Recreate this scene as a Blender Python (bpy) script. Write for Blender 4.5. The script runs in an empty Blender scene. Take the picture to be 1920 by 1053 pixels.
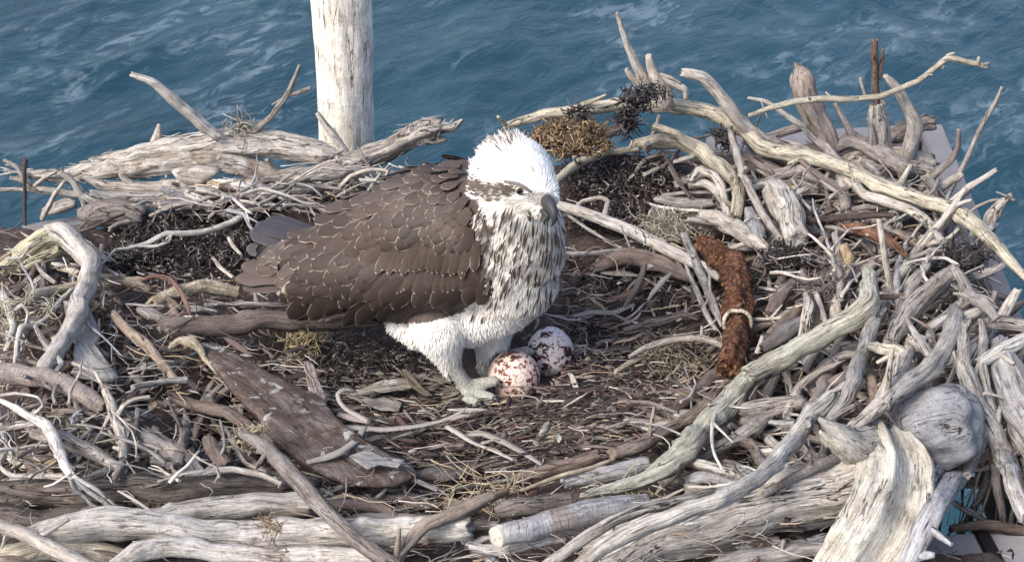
import bpy, bmesh, math, random
import numpy as np
from mathutils import Vector, Matrix, noise
from mathutils.bvhtree import BVHTree

SC = bpy.context.scene
COL = SC.collection
R = math.radians

# ------------------------------------------------------------------ camera
F = 2955.0                      # focal length in photo pixels (photo is 1920 x 1053)
PITCH = R(32.0)
CAM = Vector((-0.025, -1.515, 1.067))
cd = bpy.data.cameras.new('camera')
cd.sensor_width = 36.0
cd.lens = F / 1920.0 * 36.0
cd.clip_start = 0.05
cd.clip_end = 6000.0
camo = bpy.data.objects.new('camera', cd)
COL.objects.link(camo)
camo.location = CAM
camo.rotation_euler = (R(90) - PITCH, 0, 0)
SC.camera = camo

# ------------------------------------------------------------------ light: thin high cloud, sun from the left, behind the camera
SUN_EL, SUN_AZ = R(46), R(-128)         # azimuth measured clockwise from +Y
wd = bpy.data.worlds.new('World')
SC.world = wd
wd.use_nodes = True
nt = wd.node_tree
sky = nt.nodes.new('ShaderNodeTexSky')
sky.sky_type = 'NISHITA'
sky.sun_disc = False
sky.sun_elevation = SUN_EL
sky.sun_rotation = SUN_AZ
sky.air_density = 0.8
sky.dust_density = 4.0
sky.ozone_density = 1.0
bg = nt.nodes['Background']
bg.inputs['Strength'].default_value = 0.15
nt.links.new(sky.outputs[0], bg.inputs[0])
sl = bpy.data.lights.new('sun', 'SUN')
sl.energy = 1.3
sl.angle = R(14)
sl.color = (1.0, 0.945, 0.85)
so = bpy.data.objects.new('sun', sl)
COL.objects.link(so)
sdir = Vector((math.sin(SUN_AZ) * math.cos(SUN_EL), math.cos(SUN_AZ) * math.cos(SUN_EL), math.sin(SUN_EL)))
so.rotation_euler = sdir.to_track_quat('Z', 'Y').to_euler()
so.location = (-3, -3, 5)
vs = SC.view_settings
vs.view_transform = 'Standard'
vs.look = 'None'
vs.exposure = 1.14
vs.gamma = 1.0
SC.cycles.max_bounces = 6
SC.cycles.use_denoising = True

# ------------------------------------------------------------------ helpers
CF = Vector((0, math.cos(PITCH), -math.sin(PITCH)))
CR = Vector((1, 0, 0))
CU = Vector((0, math.sin(PITCH), math.cos(PITCH)))


def ray(px, py):
    return CF + CR * ((px - 960.0) / F) + CU * ((526.5 - py) / F)


def at_z(px, py, z):
    d = ray(px, py)
    return CAM + d * ((z - CAM.z) / d.z)


def at_y(px, py, y):
    d = ray(px, py)
    return CAM + d * ((y - CAM.y) / d.y)


def proj(p):
    v = p - CAM
    w = v.dot(CF)
    return 960 + F * v.dot(CR) / w, 526.5 - F * v.dot(CU) / w


def scale_at(p):                # metres per photo pixel at p
    return (p - CAM).dot(CF) / F


# height field of the packed nest, from spot heights read off the photo
HC = [(1000, 690, 0), (720, 720, 0), (850, 850, .005), (1150, 640, 0), (600, 650, 0), (1000, 560, 0), (300, 480, .03),
      (400, 410, .035), (600, 330, .04), (850, 320, .035), (1100, 340, .03), (1200, 260, .045), (1400, 340, .06),
      (1600, 300, .07), (1700, 420, .09), (1500, 520, .06), (1300, 560, .015), (1800, 560, .12), (1600, 650, .09), (1880, 750, .14),
      (1650, 850, .13), (1400, 800, .05), (1280, 860, .045), (1200, 950, .07), (1500, 950, .12), (900, 950, .045),
      (600, 950, .06), (300, 960, .07), (150, 850, .06), (60, 650, .055), (300, 720, .025), (480, 830, .02), (200, 600, .03),
      (1000, 1050, .09), (1700, 1040, .11), (100, 1040, .09), (1250, 720, .01), (600, 840, .01), (60, 480, .05)]
HX = np.array([tuple(at_z(a, b, z)) for a, b, z in HC])
OUT_PX = [(-260, 400), (60, 412), (170, 398), (300, 368), (420, 338), (560, 320), (700, 315), (860, 318), (930, 300), (1000, 275),
          (1150, 262), (1300, 275), (1480, 290), (1660, 300), (1740, 350), (1780, 450), (1800, 560), (1880, 650), (2060, 760),
          (2100, 1250), (-260, 1250)]
OUT = np.array([tuple(at_z(a, b, .05))[:2] for a, b in OUT_PX])
GX = np.linspace(-1.0, 1.0, 201)
GY = np.linspace(-0.9, 0.9, 181)


def poly_sd(P, X, Y):           # signed distance, positive inside
    ins = np.zeros(X.shape, bool)
    dd = np.full(X.shape, 1e9)
    n = len(P)
    for i in range(n):
        x0, y0 = P[i]
        x1, y1 = P[(i + 1) % n]
        c = ((y0 > Y) != (y1 > Y)) & (X < (x1 - x0) * (Y - y0) / (y1 - y0 + 1e-12) + x0)
        ins ^= c
        ex, ey = x1 - x0, y1 - y0
        t = np.clip(((X - x0) * ex + (Y - y0) * ey) / (ex * ex + ey * ey), 0, 1)
        dd = np.minimum(dd, np.hypot(X - x0 - t * ex, Y - y0 - t * ey))
    return np.where(ins, dd, -dd)


XX, YY = np.meshgrid(GX, GY)
wgt = np.zeros(XX.shape)
HH = np.zeros(XX.shape)
for hx, hy, hz in HX:
    w = 1.0 / ((XX - hx) ** 2 + (YY - hy) ** 2 + 0.0012) ** 1.6
    HH += w * hz
    wgt += w
HH /= wgt
SD = poly_sd(OUT, XX, YY)
HH = HH - np.clip(0.01 - SD, 0, 0.10) * 4.0
HOLE = np.array([tuple(at_z(a, b, .10))[:2] for a, b in ((1755, 905), (1890, 885), (2000, 1000), (2000, 1060), (1730, 1030))])
HH = HH - np.clip(poly_sd(HOLE, XX, YY), 0, 0.03) * 22.0


def H(x, y):
    u = (x + 1.0) / 0.01
    v = (y + 0.9) / 0.01
    u = min(max(u, 0), 199.999)
    v = min(max(v, 0), 179.999)
    i, j = int(u), int(v)
    a, b = u - i, v - j
    return float((HH[j, i] * (1 - a) + HH[j, i + 1] * a) * (1 - b) + (HH[j + 1, i] * (1 - a) + HH[j + 1, i + 1] * a) * b)


def hit(px, py, lift=0.0):      # where the photo's line of sight meets the nest surface raised by lift
    d = ray(px, py)
    t0 = (0.45 - CAM.z) / d.z
    t = max(0.6, t0)
    prev = None
    while t < 2.6:
        p = CAM + d * t
        if p.z < H(p.x, p.y) + lift:
            if prev is not None:
                lo, hi = prev, t
                for _ in range(10):
                    m = (lo + hi) / 2
                    q = CAM + d * m
                    if q.z < H(q.x, q.y) + lift:
                        hi = m
                    else:
                        lo = m
                p = CAM + d * hi
            if H(p.x, p.y) > -0.08:
                return p
            return None
        prev = t
        t += 0.012
    return None


def worg(o):
    p = Vector((0, 0, 0))
    while o:
        p += o.location
        o = o.parent
    return p


def mesh_obj(name, verts, faces, mat=None, parent=None, smooth=True, origin=None):
    """verts are in world coordinates; the object's origin goes to origin (or its parent's)."""
    me = bpy.data.meshes.new(name)
    org = worg(parent) if parent else (Vector(origin) if origin is not None else Vector((0, 0, 0)))
    va = np.array([tuple(v) for v in verts]) - np.array(tuple(org))
    me.from_pydata(va.tolist(), [], faces)
    if smooth:
        me.polygons.foreach_set('use_smooth', [True] * len(me.polygons))
    o = bpy.data.objects.new(name, me)
    COL.objects.link(o)
    if not parent:
        o.location = org
    if mat:
        me.materials.append(mat)
    if parent:
        o.parent = parent
    return o


def point_attr(o, name, kind, vals):
    a = o.data.attributes.new(name, kind, 'POINT')
    key = {'FLOAT_VECTOR': 'vector', 'FLOAT_COLOR': 'color', 'FLOAT': 'value'}[kind]
    a.data.foreach_set(key, np.asarray(vals, dtype=np.float32).ravel())


def tag(o, label, cat, group=None, kind=None):
    o['label'] = label
    o['category'] = cat
    if group:
        o['group'] = group
    if kind:
        o['kind'] = kind
    return o


def empty(name, loc):
    o = bpy.data.objects.new(name, None)
    COL.objects.link(o)
    o.location = loc
    o.empty_display_size = 0.05
    return o


# ------------------------------------------------------------------ materials
def new_mat(name):
    m = bpy.data.materials.new(name)
    m.use_nodes = True
    n = m.node_tree
    return m, n, n.nodes['Principled BSDF'], n.links.new


def node(n, t, **kw):
    x = n.nodes.new(t)
    for k, v in kw.items():
        setattr(x, k, v)
    return x


def ramp(n, stops, interp='LINEAR'):
    r = n.nodes.new('ShaderNodeValToRGB')
    r.color_ramp.interpolation = interp
    e = r.color_ramp.elements
    while len(e) < len(stops):
        e.new(0.5)
    for el, (p, c) in zip(e, stops):
        el.position = p
        el.color = (c, c, c, 1) if isinstance(c, (int, float)) else (*c, 1)
    return r


def tex(n, L, src, scale, detail=4, rough=0.6, dist=0.0, dim='3D'):
    t = n.nodes.new('ShaderNodeTexNoise')
    t.noise_dimensions = dim
    t.inputs['Scale'].default_value = scale
    t.inputs['Detail'].default_value = detail
    t.inputs['Roughness'].default_value = rough
    t.inputs['Distortion'].default_value = dist
    if src is not None:
        L(src, t.inputs['Vector'])
    return t


def mixc(n, L, f, a, b, mode='MIX'):
    x = n.nodes.new('ShaderNodeMix')
    x.data_type = 'RGBA'
    x.blend_type = mode
    x.clamp_factor = True
    for s, v in ((0, f), (6, a), (7, b)):
        if isinstance(v, (int, float)):
            x.inputs[s].default_value = v
        elif isinstance(v, tuple):
            x.inputs[s].default_value = (*v, 1)
        else:
            L(v, x.inputs[s])
    return x.outputs[2]


def math_n(n, L, op, a, b=None, clamp=False):
    x = n.nodes.new('ShaderNodeMath')
    x.operation = op
    x.use_clamp = clamp
    for s, v in ((0, a), (1, b)):
        if v is None:
            continue
        if isinstance(v, (int, float)):
            x.inputs[s].default_value = v
        else:
            L(v, x.inputs[s])
    return x.outputs[0]


def wood_material(name, grain=1.0, crack=1.0, rings=0.0, stain=1.0, blot=0.0, scale=False):
    m, n, b, L = new_mat(name)
    at = node(n, 'ShaderNodeAttribute', attribute_name='rest')
    oi = node(n, 'ShaderNodeObjectInfo')
    off = node(n, 'ShaderNodeVectorMath', operation='SCALE')
    off.inputs[0].default_value = (1, 1, 1)
    L(math_n(n, L, 'MULTIPLY', oi.outputs['Random'], 7.0), off.inputs['Scale'])
    add = node(n, 'ShaderNodeVectorMath', operation='ADD')
    L(at.outputs['Vector'], add.inputs[0])
    L(off.outputs[0], add.inputs[1])

    def stretch(k):
        st = node(n, 'ShaderNodeVectorMath', operation='MULTIPLY')
        L(add.outputs[0], st.inputs[0])
        st.inputs[1].default_value = (1, 1, k)
        return st.outputs[0]

    fib = tex(n, L, stretch(.07), 900, 6, 0.68, 0.2)
    fib2 = tex(n, L, stretch(.085), 260, 5, 0.68, 0.4)
    crk = tex(n, L, stretch(.09), 90, 4, 0.55, 0.8)
    big = tex(n, L, add.outputs[0], 26, 6, 0.66, .4)
    mid = tex(n, L, stretch(.45), 95, 6, 0.7, .5)
    spk = tex(n, L, add.outputs[0], 330, 4, 0.75)

    def times(col, f, tint):
        return mixc(n, L, f, col, mixc(n, L, 1.0, col, tint, 'MULTIPLY'))

    col = oi.outputs['Color']
    col = times(col, grain, ramp_out(n, L, fib.outputs[0], [(.30, .20), (.45, .88), (.60, 1.14), (.78, 1.5)]))
    col = times(col, .9 * grain, ramp_out(n, L, fib2.outputs[0], [(.33, .26), (.45, .90), (.62, 1.14), (.8, 1.35)]))
    col = times(col, .85, ramp_out(n, L, mid.outputs[0], [(.30, .50), (.48, 1.0), (.70, 1.22)]))
    # remnants of bark and weather stain, by patches that differ from stick to stick
    thr = math_n(n, L, 'ADD', big.outputs[0], math_n(n, L, 'MULTIPLY', math_n(n, L, 'SUBTRACT', oi.outputs['Random'], .5), .16))
    col = times(col, math_n(n, L, 'MULTIPLY', ramp_out(n, L, thr, [(.50, 0.0), (.60, 1.0)]), .75 * stain), (.58, .49, .42))
    col = times(col, math_n(n, L, 'MULTIPLY', ramp_out(n, L, big.outputs[0], [(.30, 1.0), (.45, 0.0)]), .6 * stain), (1.34, 1.34, 1.30))
    # pores, dirt and lichen specks
    col = times(col, math_n(n, L, 'MULTIPLY', ramp_out(n, L, spk.outputs[0], [(.57, 0.0), (.64, 1.0)]), .7), (.42, .38, .35))
    col = times(col, math_n(n, L, 'MULTIPLY', ramp_out(n, L, spk.outputs[0], [(.34, 1.0), (.41, 0.0)]), .6), (1.4, 1.42, 1.40))
    if blot > 0:
        bl = tex(n, L, add.outputs[0], 38, 5, 0.7, .6)
        col = mixc(n, L, math_n(n, L, 'MULTIPLY', ramp_out(n, L, bl.outputs[0], [(.565, 0.0), (.63, 1.0)]), blot), col, (.50, .49, .47))
    # drying cracks along the grain
    cr = math_n(n, L, 'ABSOLUTE', math_n(n, L, 'SUBTRACT', crk.outputs[0], 0.5))
    cm = ramp_out(n, L, cr, [(.0, 1.0), (.014, 0.0)])
    gate = ramp_out(n, L, tex(n, L, add.outputs[0], 16, 3, 0.5).outputs[0], [(.46, 0.0), (.58, 1.0)])
    cm = math_n(n, L, 'MULTIPLY', math_n(n, L, 'MULTIPLY', cm, gate), 0.85 * crack, clamp=True)
    col = mixc(n, L, cm, col, (0.035, 0.03, 0.027))
    hgt = math_n(n, L, 'ADD', math_n(n, L, 'MULTIPLY', fib.outputs[0], 0.5 * grain),
                 math_n(n, L, 'ADD', math_n(n, L, 'MULTIPLY', fib2.outputs[0], 1.1 * grain), math_n(n, L, 'MULTIPLY', cm, -1.2)))
    hgt = math_n(n, L, 'ADD', hgt, math_n(n, L, 'MULTIPLY', mid.outputs[0], .8))
    if scale:
        vo = node(n, 'ShaderNodeTexVoronoi')
        vo.inputs['Scale'].default_value = 190
        L(add.outputs[0], vo.inputs['Vector'])
        col = times(col, .9, ramp_out(n, L, vo.outputs['Distance'], [(.1, 1.5), (.45, .9), (.8, .35)]))
        hgt = math_n(n, L, 'ADD', hgt, math_n(n, L, 'MULTIPLY', vo.outputs['Distance'], -1.6))
    if rings > 0:
        sp = node(n, 'ShaderNodeSeparateXYZ')
        L(at.outputs['Vector'], sp.inputs[0])
        wob = tex(n, L, add.outputs[0], 40, 2, 0.5)
        z = math_n(n, L, 'ADD', math_n(n, L, 'MULTIPLY', sp.outputs[2], 185.0), math_n(n, L, 'MULTIPLY', wob.outputs[0], 2.6))
        rg = ramp_out(n, L, math_n(n, L, 'FRACT', z), [(.0, 0.0), (.08, 1.0), (.18, 0.0)])
        rg = math_n(n, L, 'MULTIPLY', rg, ramp_out(n, L, mid.outputs[0], [(.40, .0), (.55, 1.0)]))
        col = times(col, math_n(n, L, 'MULTIPLY', rg, rings), (.35, .33, .32))
        hgt = math_n(n, L, 'ADD', hgt, math_n(n, L, 'MULTIPLY', rg, -0.8 * rings))
    L(col, b.inputs['Base Color'])
    b.inputs['Roughness'].default_value = 0.9
    b.inputs['Specular IOR Level'].default_value = 0.12
    bp = node(n, 'ShaderNodeBump')
    bp.inputs['Strength'].default_value = 0.9
    bp.inputs['Distance'].default_value = 0.0022
    L(hgt, bp.inputs['Height'])
    L(bp.outputs[0], b.inputs['Normal'])
    return m


def ramp_out(n, L, src, stops):
    r = ramp(n, stops)
    L(src, r.inputs[0])
    return r.outputs[0]


M_WOOD = wood_material('weathered_wood', crack=1.4, stain=.6)
M_SMOOTH = wood_material('smooth_wood', grain=0.65, crack=0.8, stain=0.5)
M_BARK = wood_material('ringed_bark', grain=0.6, crack=0.4, rings=0.5)
M_ROUGH = wood_material('furrowed_wood', grain=1.0, crack=2.2, stain=.45)
M_GUANO = wood_material('guano_splashed_wood', grain=0.9, crack=0.8, blot=0.8)
M_RUST = wood_material('rusty_scaly_bark', grain=.5, crack=.4, stain=1.0, scale=True)
WOODS = {'w': M_WOOD, 's': M_SMOOTH, 'r': M_BARK, 'f': M_ROUGH, 'g': M_GUANO, 'x': M_RUST}
TINT = {'g': (.315, .298, .282), 'p': (.41, .39, .36), 'w': (.50, .485, .455), 'b': (.165, .136, .122), 'd': (.085, .07, .066),
        'y': (.385, .36, .29), 'n': (.345, .35, .305), 'u': (.31, .315, .332), 't': (.27, .225, .185), 'r': (.15, .068, .038), 'k': (.035, .028, .026),
        'c': (.225, .203, .191)}


# ------------------------------------------------------------------ swept, grooved, knotted wood
def catmull(P, step_fn):
    out = []
    n = len(P)
    for i in range(n - 1):
        p0 = P[max(i - 1, 0)]
        p1, p2 = P[i], P[i + 1]
        p3 = P[min(i + 2, n - 1)]
        ln = math.dist(p1[:3], p2[:3])
        k = max(2, int(ln / step_fn(0.5 * (p1[3] + p2[3]))))
        for j in range(k):
            t = j / k
            q = []
            for a in range(4):
                m1 = 0.26 * (p2[a] - p0[a])
                m2 = 0.26 * (p3[a] - p1[a])
                t2, t3 = t * t, t * t * t
                q.append((2 * t3 - 3 * t2 + 1) * p1[a] + (t3 - 2 * t2 + t) * m1 + (-2 * t3 + 3 * t2) * p2[a] + (t3 - t2) * m2)
            out.append(q)
    out.append(list(P[-1]))
    return out


def tube(P, seed=0, groove=0.10, lump=0.12, flat=1.0, jag=0.9, twist=2.0, seg=None, wander=0.16, hollow=False, taper=(0, 0), knots=1.0):
    """P: list of (x, y, z, radius). Returns verts, faces, rest coordinates."""
    rmax = max(p[3] for p in P)
    seg = seg or int(min(44, max(7, rmax * 1900)))
    C = catmull(P, lambda r: max(0.003, min(0.008, r * 0.45)))
    n = len(C)
    S = [0.0]
    for i in range(1, n):
        S.append(S[-1] + math.dist(C[i][:3], C[i - 1][:3]))
    o = Vector((seed * 13.7 % 91, seed * 7.3 % 53, seed * 3.1 % 37))
    ctr = []
    for i, c in enumerate(C):
        r = max(0.0006, c[3])
        w = noise.noise_vector(Vector((S[i] * 13, 0, 0)) + o) * (wander * min(r, .012) * 3.6) + noise.noise_vector(Vector((S[i] * 38, 5, 0)) + o) * (wander * min(r, .012) * 1.5)
        ctr.append((Vector(c[:3]) + w, r))
    T = []
    for i in range(n):
        a = ctr[max(i - 1, 0)][0]
        b = ctr[min(i + 1, n - 1)][0]
        d = b - a
        T.append(d.normalized() if d.length > 1e-9 else Vector((1, 0, 0)))
    up = Vector((0, 0, 1)) if abs(T[0].z) < 0.9 else Vector((0, 1, 0))
    u = (up - T[0] * up.dot(T[0])).normalized()
    V, Fc, Rr = [], [], []
    rng = random.Random(seed)
    ph = rng.random() * 6
    gk = rng.choice((3, 4, 5, 5, 7))
    rav = sum(c[1] for c in ctr) / n
    kn = []
    if knots and lump >= .05:
        for _ in range(int(S[-1] / (rav * 7) * knots * rng.uniform(.5, 1.3))):
            kn.append((rng.uniform(0, S[-1]), rng.uniform(0, 6.283), rng.uniform(.15, .5), rng.uniform(.35, .8)))
    for i in range(n):
        p, r = ctr[i]
        u = (u - T[i] * u.dot(T[i])).normalized()
        v = T[i].cross(u)
        s = S[i]
        e0, e1 = s, S[-1] - s
        sh = 1.0
        if taper[0] and e0 < taper[0] * r * 4:
            sh *= max(0.15, e0 / (taper[0] * r * 4))
        if taper[1] and e1 < taper[1] * r * 4:
            sh *= max(0.15, e1 / (taper[1] * r * 4))
        for k in range(seg):
            th = 2 * math.pi * k / seg
            cx, sx = math.cos(th), math.sin(th)
            tw = th + twist * s
            q = Vector((math.cos(tw) * 1.4, math.sin(tw) * 1.4, s * 14)) + o
            f = 1 + lump * 1.5 * noise.noise(Vector((cx * .8, sx * .8, s * min(60, 0.55 / r))) + o)
            f += groove * (noise.noise(Vector((math.cos(tw) * 2.6, math.sin(tw) * 2.6, s * 6)) + o) + 0.5 * math.sin(gk * tw + ph + 3 * noise.noise(q)))
            f += groove * 0.6 * noise.noise(Vector((math.cos(tw) * 6, math.sin(tw) * 6, s * 11)) + o)
            for ks, ka, kamp, kw in kn:
                ds = (s - ks) / (r * kw)
                if -2.5 < ds < 2.5:
                    da = (tw - ka + math.pi) % (2 * math.pi) - math.pi
                    f += kamp * math.exp(-ds * ds - (da / .55) ** 2)
            rr = r * f * sh
            off = Vector((0, 0, 0))
            if jag and (i == 0 or i == n - 1):
                off = T[i] * (r * jag * (1 if i else -1) * (0.8 * noise.noise(Vector((cx * 1.5, sx * 1.5, i)) + o) + 0.9 * noise.noise(Vector((cx * 4, sx * 4, i)) + o)))
            V.append(p + u * (cx * rr) + v * (sx * rr * flat) + off)
            Rr.append((cx * r, sx * r, s))
    for i in range(n - 1):
        for k in range(seg):
            a, b = i * seg + k, i * seg + (k + 1) % seg
            Fc.append((a, b, b + seg, a + seg))
    for end in (0, n - 1):
        base = end * seg
        p, r = ctr[end]
        dn = T[end] * (-1 if end == 0 else 1)
        inner = len(V)
        dep = -0.55 if not hollow else -2.2
        for fr, dp in ((0.72, 0.10), (0.35, dep * 0.35)):
            for k in range(seg):
                q = V[base + k]
                w = p + (q - p) * fr + dn * (r * dp * 0.5)
                V.append(w)
                rc = Rr[base + k]
                Rr.append((rc[0] * fr, rc[1] * fr, rc[2]))
        V.append(p + dn * (r * dep * 0.4))
        Rr.append((0, 0, S[end]))
        for (A, B) in ((base, inner), (inner, inner + seg)):
            for k in range(seg):
                a, b = A + k, A + (k + 1) % seg
                c, d = B + (k + 1) % seg, B + k
                Fc.append((a, d, c, b) if end == 0 else (a, b, c, d))
                if end == 0:
                    Fc[-1] = (b, a, d, c)
        for k in range(seg):
            a, b = inner + seg + k, inner + seg + (k + 1) % seg
            Fc.append((b, a, len(V) - 1) if end == 0 else (a, b, len(V) - 1))
    return V, Fc, Rr


def wood_obj(name, P, mat, tint, parent=None, seed=0, **kw):
    V, Fc, Rr = tube(P, seed=seed, **kw)
    o = mesh_obj(name, V, Fc, mat, parent, origin=P[0][:3])
    point_attr(o, 'rest', 'FLOAT_VECTOR', [tuple(x) for x in Rr])
    rg = random.Random(seed + 5)
    k = rg.uniform(0.86, 1.14)
    w = rg.uniform(-0.02, 0.03)
    o.color = (tint[0] * k * (1 + w), tint[1] * k, tint[2] * k * (1 - w), 1)
    return o
# ------------------------------------------------------------------ the sea, far below the nest
def build_sea():
    rng = random.Random(4)
    xs = np.concatenate([-np.geomspace(3000, 7.2, 26), np.arange(-7, 7.001, 0.045), np.geomspace(7.2, 3000, 26)])
    ys = np.concatenate([-np.geomspace(3000, 3, 14), np.arange(-2, 9, 0.5), np.arange(9.0, 19.0, 0.045), np.geomspace(19.3, 4000, 40)])
    X, Y = np.meshgrid(xs, ys)
    Z = np.zeros(X.shape)
    DX = np.zeros(X.shape)
    DY = np.zeros(X.shape)
    for i in range(54):
        lam = 0.25 * (11.0 ** rng.random())
        a = R(-33) + rng.gauss(0, 0.55)
        k = 2 * math.pi / lam
        amp = 0.0060 * lam ** 1.0
        ph = rng.random() * 6.28
        arg = k * (math.cos(a) * X + math.sin(a) * Y) + ph
        grp = 0.5 + 0.5 * np.sin(0.31 * k * (X * math.cos(a + 1.2) + Y * math.sin(a + 1.2)) + ph * 3)
        Z += amp * grp * np.sin(arg)
        DX += 0.8 * amp * grp * math.cos(a) * np.cos(arg)
        DY += 0.8 * amp * grp * math.sin(a) * np.cos(arg)
    fade = (np.abs(X) < 7.1) & (Y > 8.5) & (Y < 19.2)
    Z = np.where(fade, Z, 0)
    X = X + np.where(fade, DX, 0)
    Y = Y + np.where(fade, DY, 0)
    ny, nx = X.shape
    V = np.stack([X, Y, Z - 6.0], -1).reshape(-1, 3)
    idx = np.arange(nx * ny).reshape(ny, nx)
    Fq = np.stack([idx[:-1, :-1], idx[:-1, 1:], idx[1:, 1:], idx[1:, :-1]], -1).reshape(-1, 4)
    m, n, b, L = new_mat('sea_water')
    tc = node(n, 'ShaderNodeNewGeometry')
    mp0 = node(n, 'ShaderNodeMapping')
    mp0.inputs['Rotation'].default_value = (0, 0, R(-52))
    L(tc.outputs['Position'], mp0.inputs[0])
    mp = node(n, 'ShaderNodeMapping')
    mp.inputs['Scale'].default_value = (0.5, 1.0, 1.0)
    L(mp0.outputs[0], mp.inputs[0])
    n1 = tex(n, L, mp.outputs[0], 5.0, 6, 0.62, 0.8)
    n2 = tex(n, L, mp.outputs[0], 1.25, 5, 0.6, 0.7)
    n3 = tex(n, L, tc.outputs['Position'], 0.35, 3, 0.5)
    col = mixc(n, L, ramp_out(n, L, n3.outputs[0], [(.35, 0.0), (.65, 1.0)]), (0.008, 0.032, 0.048), (0.016, 0.048, 0.066))
    # sky reflection of the crests painted into the colour as pale streaks
    glint = math_n(n, L, 'MULTIPLY', ramp_out(n, L, n2.outputs[0], [(.49, 0.0), (.66, 1.0)]), ramp_out(n, L, n1.outputs[0], [(.48, 0.0), (.58, 1.0)]))
    col = mixc(n, L, math_n(n, L, 'MULTIPLY', glint, 0.46), col, (0.20, 0.265, 0.31))
    L(col, b.inputs['Base Color'])
    b.inputs['Roughness'].default_value = 0.16
    b.inputs['IOR'].default_value = 1.33
    bp = node(n, 'ShaderNodeBump')
    bp.inputs['Strength'].default_value = 0.5
    bp.inputs['Distance'].default_value = 0.065
    L(n1.outputs[0], bp.inputs['Height'])
    L(bp.outputs[0], b.inputs['Normal'])
    o = mesh_obj('sea', V, Fq.tolist(), m)
    o['kind'] = 'structure'


build_sea()


# ------------------------------------------------------------------ nest bed: the packed peat and rotted wood everything is laid on
def build_bed():
    step = 0.006
    xs = np.arange(-0.95, 0.95, step)
    ys = np.arange(-0.80, 0.72, step)
    V, idx = [], {}
    for j, y in enumerate(ys):
        for i, x in enumerate(xs):
            h = H(x, y)
            q = Vector((x, y, 0))
            h += 0.006 * noise.noise(q * 14) + 0.004 * noise.noise(q * 45 + Vector((3, 1, 0))) + 0.0025 * noise.noise(q * 120)
            idx[i, j] = len(V)
            V.append((x, y, h - 0.005))
    nx, ny = len(xs), len(ys)
    gx, gy = np.meshgrid(xs, ys)
    hs = poly_sd(HOLE, gx, gy)

    def gone(i, j):             # the gap at the right front, where the sea shows between the sticks
        zs = [V[idx[a, b_]][2] for a, b_ in ((i, j), (i + 1, j), (i + 1, j + 1), (i, j + 1))]
        return hs[j, i] > -.012 and (max(zs) - min(zs) > .02 or hs[j, i] > .012)
    Fc = [(idx[i, j], idx[i + 1, j], idx[i + 1, j + 1], idx[i, j + 1]) for j in range(ny - 1) for i in range(nx - 1)
          if max(V[idx[i, j]][2], V[idx[i + 1, j + 1]][2]) > -0.30 and not gone(i, j)]
    m, n, b, L = new_mat('peat')
    tc = node(n, 'ShaderNodeTexCoord')
    a = tex(n, L, tc.outputs['Object'], 9, 5, 0.6)
    c = tex(n, L, tc.outputs['Object'], 160, 5, 0.7)
    d = tex(n, L, tc.outputs['Object'], 420, 3, 0.7)
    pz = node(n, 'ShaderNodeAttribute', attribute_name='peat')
    col = mixc(n, L, ramp_out(n, L, a.outputs[0], [(.38, 0.0), (.62, 1.0)]), (0.036, 0.028, 0.028), (0.095, 0.074, 0.066))
    col = mixc(n, L, ramp_out(n, L, c.outputs[0], [(.4, 0.0), (.7, 0.7)]), col, (0.12, 0.095, 0.085))
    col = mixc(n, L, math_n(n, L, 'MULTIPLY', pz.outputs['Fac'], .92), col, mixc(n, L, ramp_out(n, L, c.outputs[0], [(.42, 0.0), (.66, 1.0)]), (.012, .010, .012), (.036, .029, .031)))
    col = mixc(n, L, ramp_out(n, L, d.outputs[0], [(.69, 0.0), (.73, 0.7)]), col, (0.26, 0.235, 0.21))
    L(col, b.inputs['Base Color'])
    b.inputs['Roughness'].default_value = 0.95
    b.inputs['Specular IOR Level'].default_value = 0.15
    bp = node(n, 'ShaderNodeBump')
    bp.inputs['Strength'].default_value = 1.0
    bp.inputs['Distance'].default_value = 0.004
    L(c.outputs[0], bp.inputs['Height'])
    L(bp.outputs[0], b.inputs['Normal'])
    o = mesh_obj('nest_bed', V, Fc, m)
    peat = np.zeros(len(V))
    VA = np.array(V)
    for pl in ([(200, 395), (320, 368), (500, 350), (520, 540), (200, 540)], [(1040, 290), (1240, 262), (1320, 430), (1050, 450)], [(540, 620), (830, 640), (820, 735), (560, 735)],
               [(300, 690), (440, 740), (470, 880), (330, 860)]):  # darker bed areas, including under the bird and in the lower left hollow
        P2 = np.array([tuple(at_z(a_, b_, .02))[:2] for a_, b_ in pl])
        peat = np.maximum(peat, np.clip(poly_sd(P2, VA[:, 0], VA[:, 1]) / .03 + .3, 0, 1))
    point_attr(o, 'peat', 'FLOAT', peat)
    o['kind'] = 'structure'


build_bed()


# ------------------------------------------------------------------ platform of grey boards under the nest, and the perch post
def paint_mat(name, colr, rough=0.7):
    m, n, b, L = new_mat(name)
    tc = node(n, 'ShaderNodeTexCoord')
    a = tex(n, L, tc.outputs['Object'], 30, 5, 0.65)
    c = tex(n, L, tc.outputs['Object'], 220, 4, 0.7)
    col = mixc(n, L, ramp_out(n, L, a.outputs[0], [(.35, 0.0), (.7, 0.8)]), colr, tuple(x * 0.72 for x in colr))
    col = mixc(n, L, ramp_out(n, L, c.outputs[0], [(.60, 0.0), (.68, 0.6)]), col, tuple(x * 0.45 for x in colr))
    L(col, b.inputs['Base Color'])
    b.inputs['Roughness'].default_value = rough
    bp = node(n, 'ShaderNodeBump')
    bp.inputs['Strength'].default_value = 0.3
    bp.inputs['Distance'].default_value = 0.001
    L(c.outputs[0], bp.inputs['Height'])
    L(bp.outputs[0], b.inputs['Normal'])
    return m


M_BOARD = paint_mat('grey_board', (0.17, 0.166, 0.18))
M_STRAP = paint_mat('black_strap', (0.02, 0.02, 0.022), 0.5)


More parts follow.
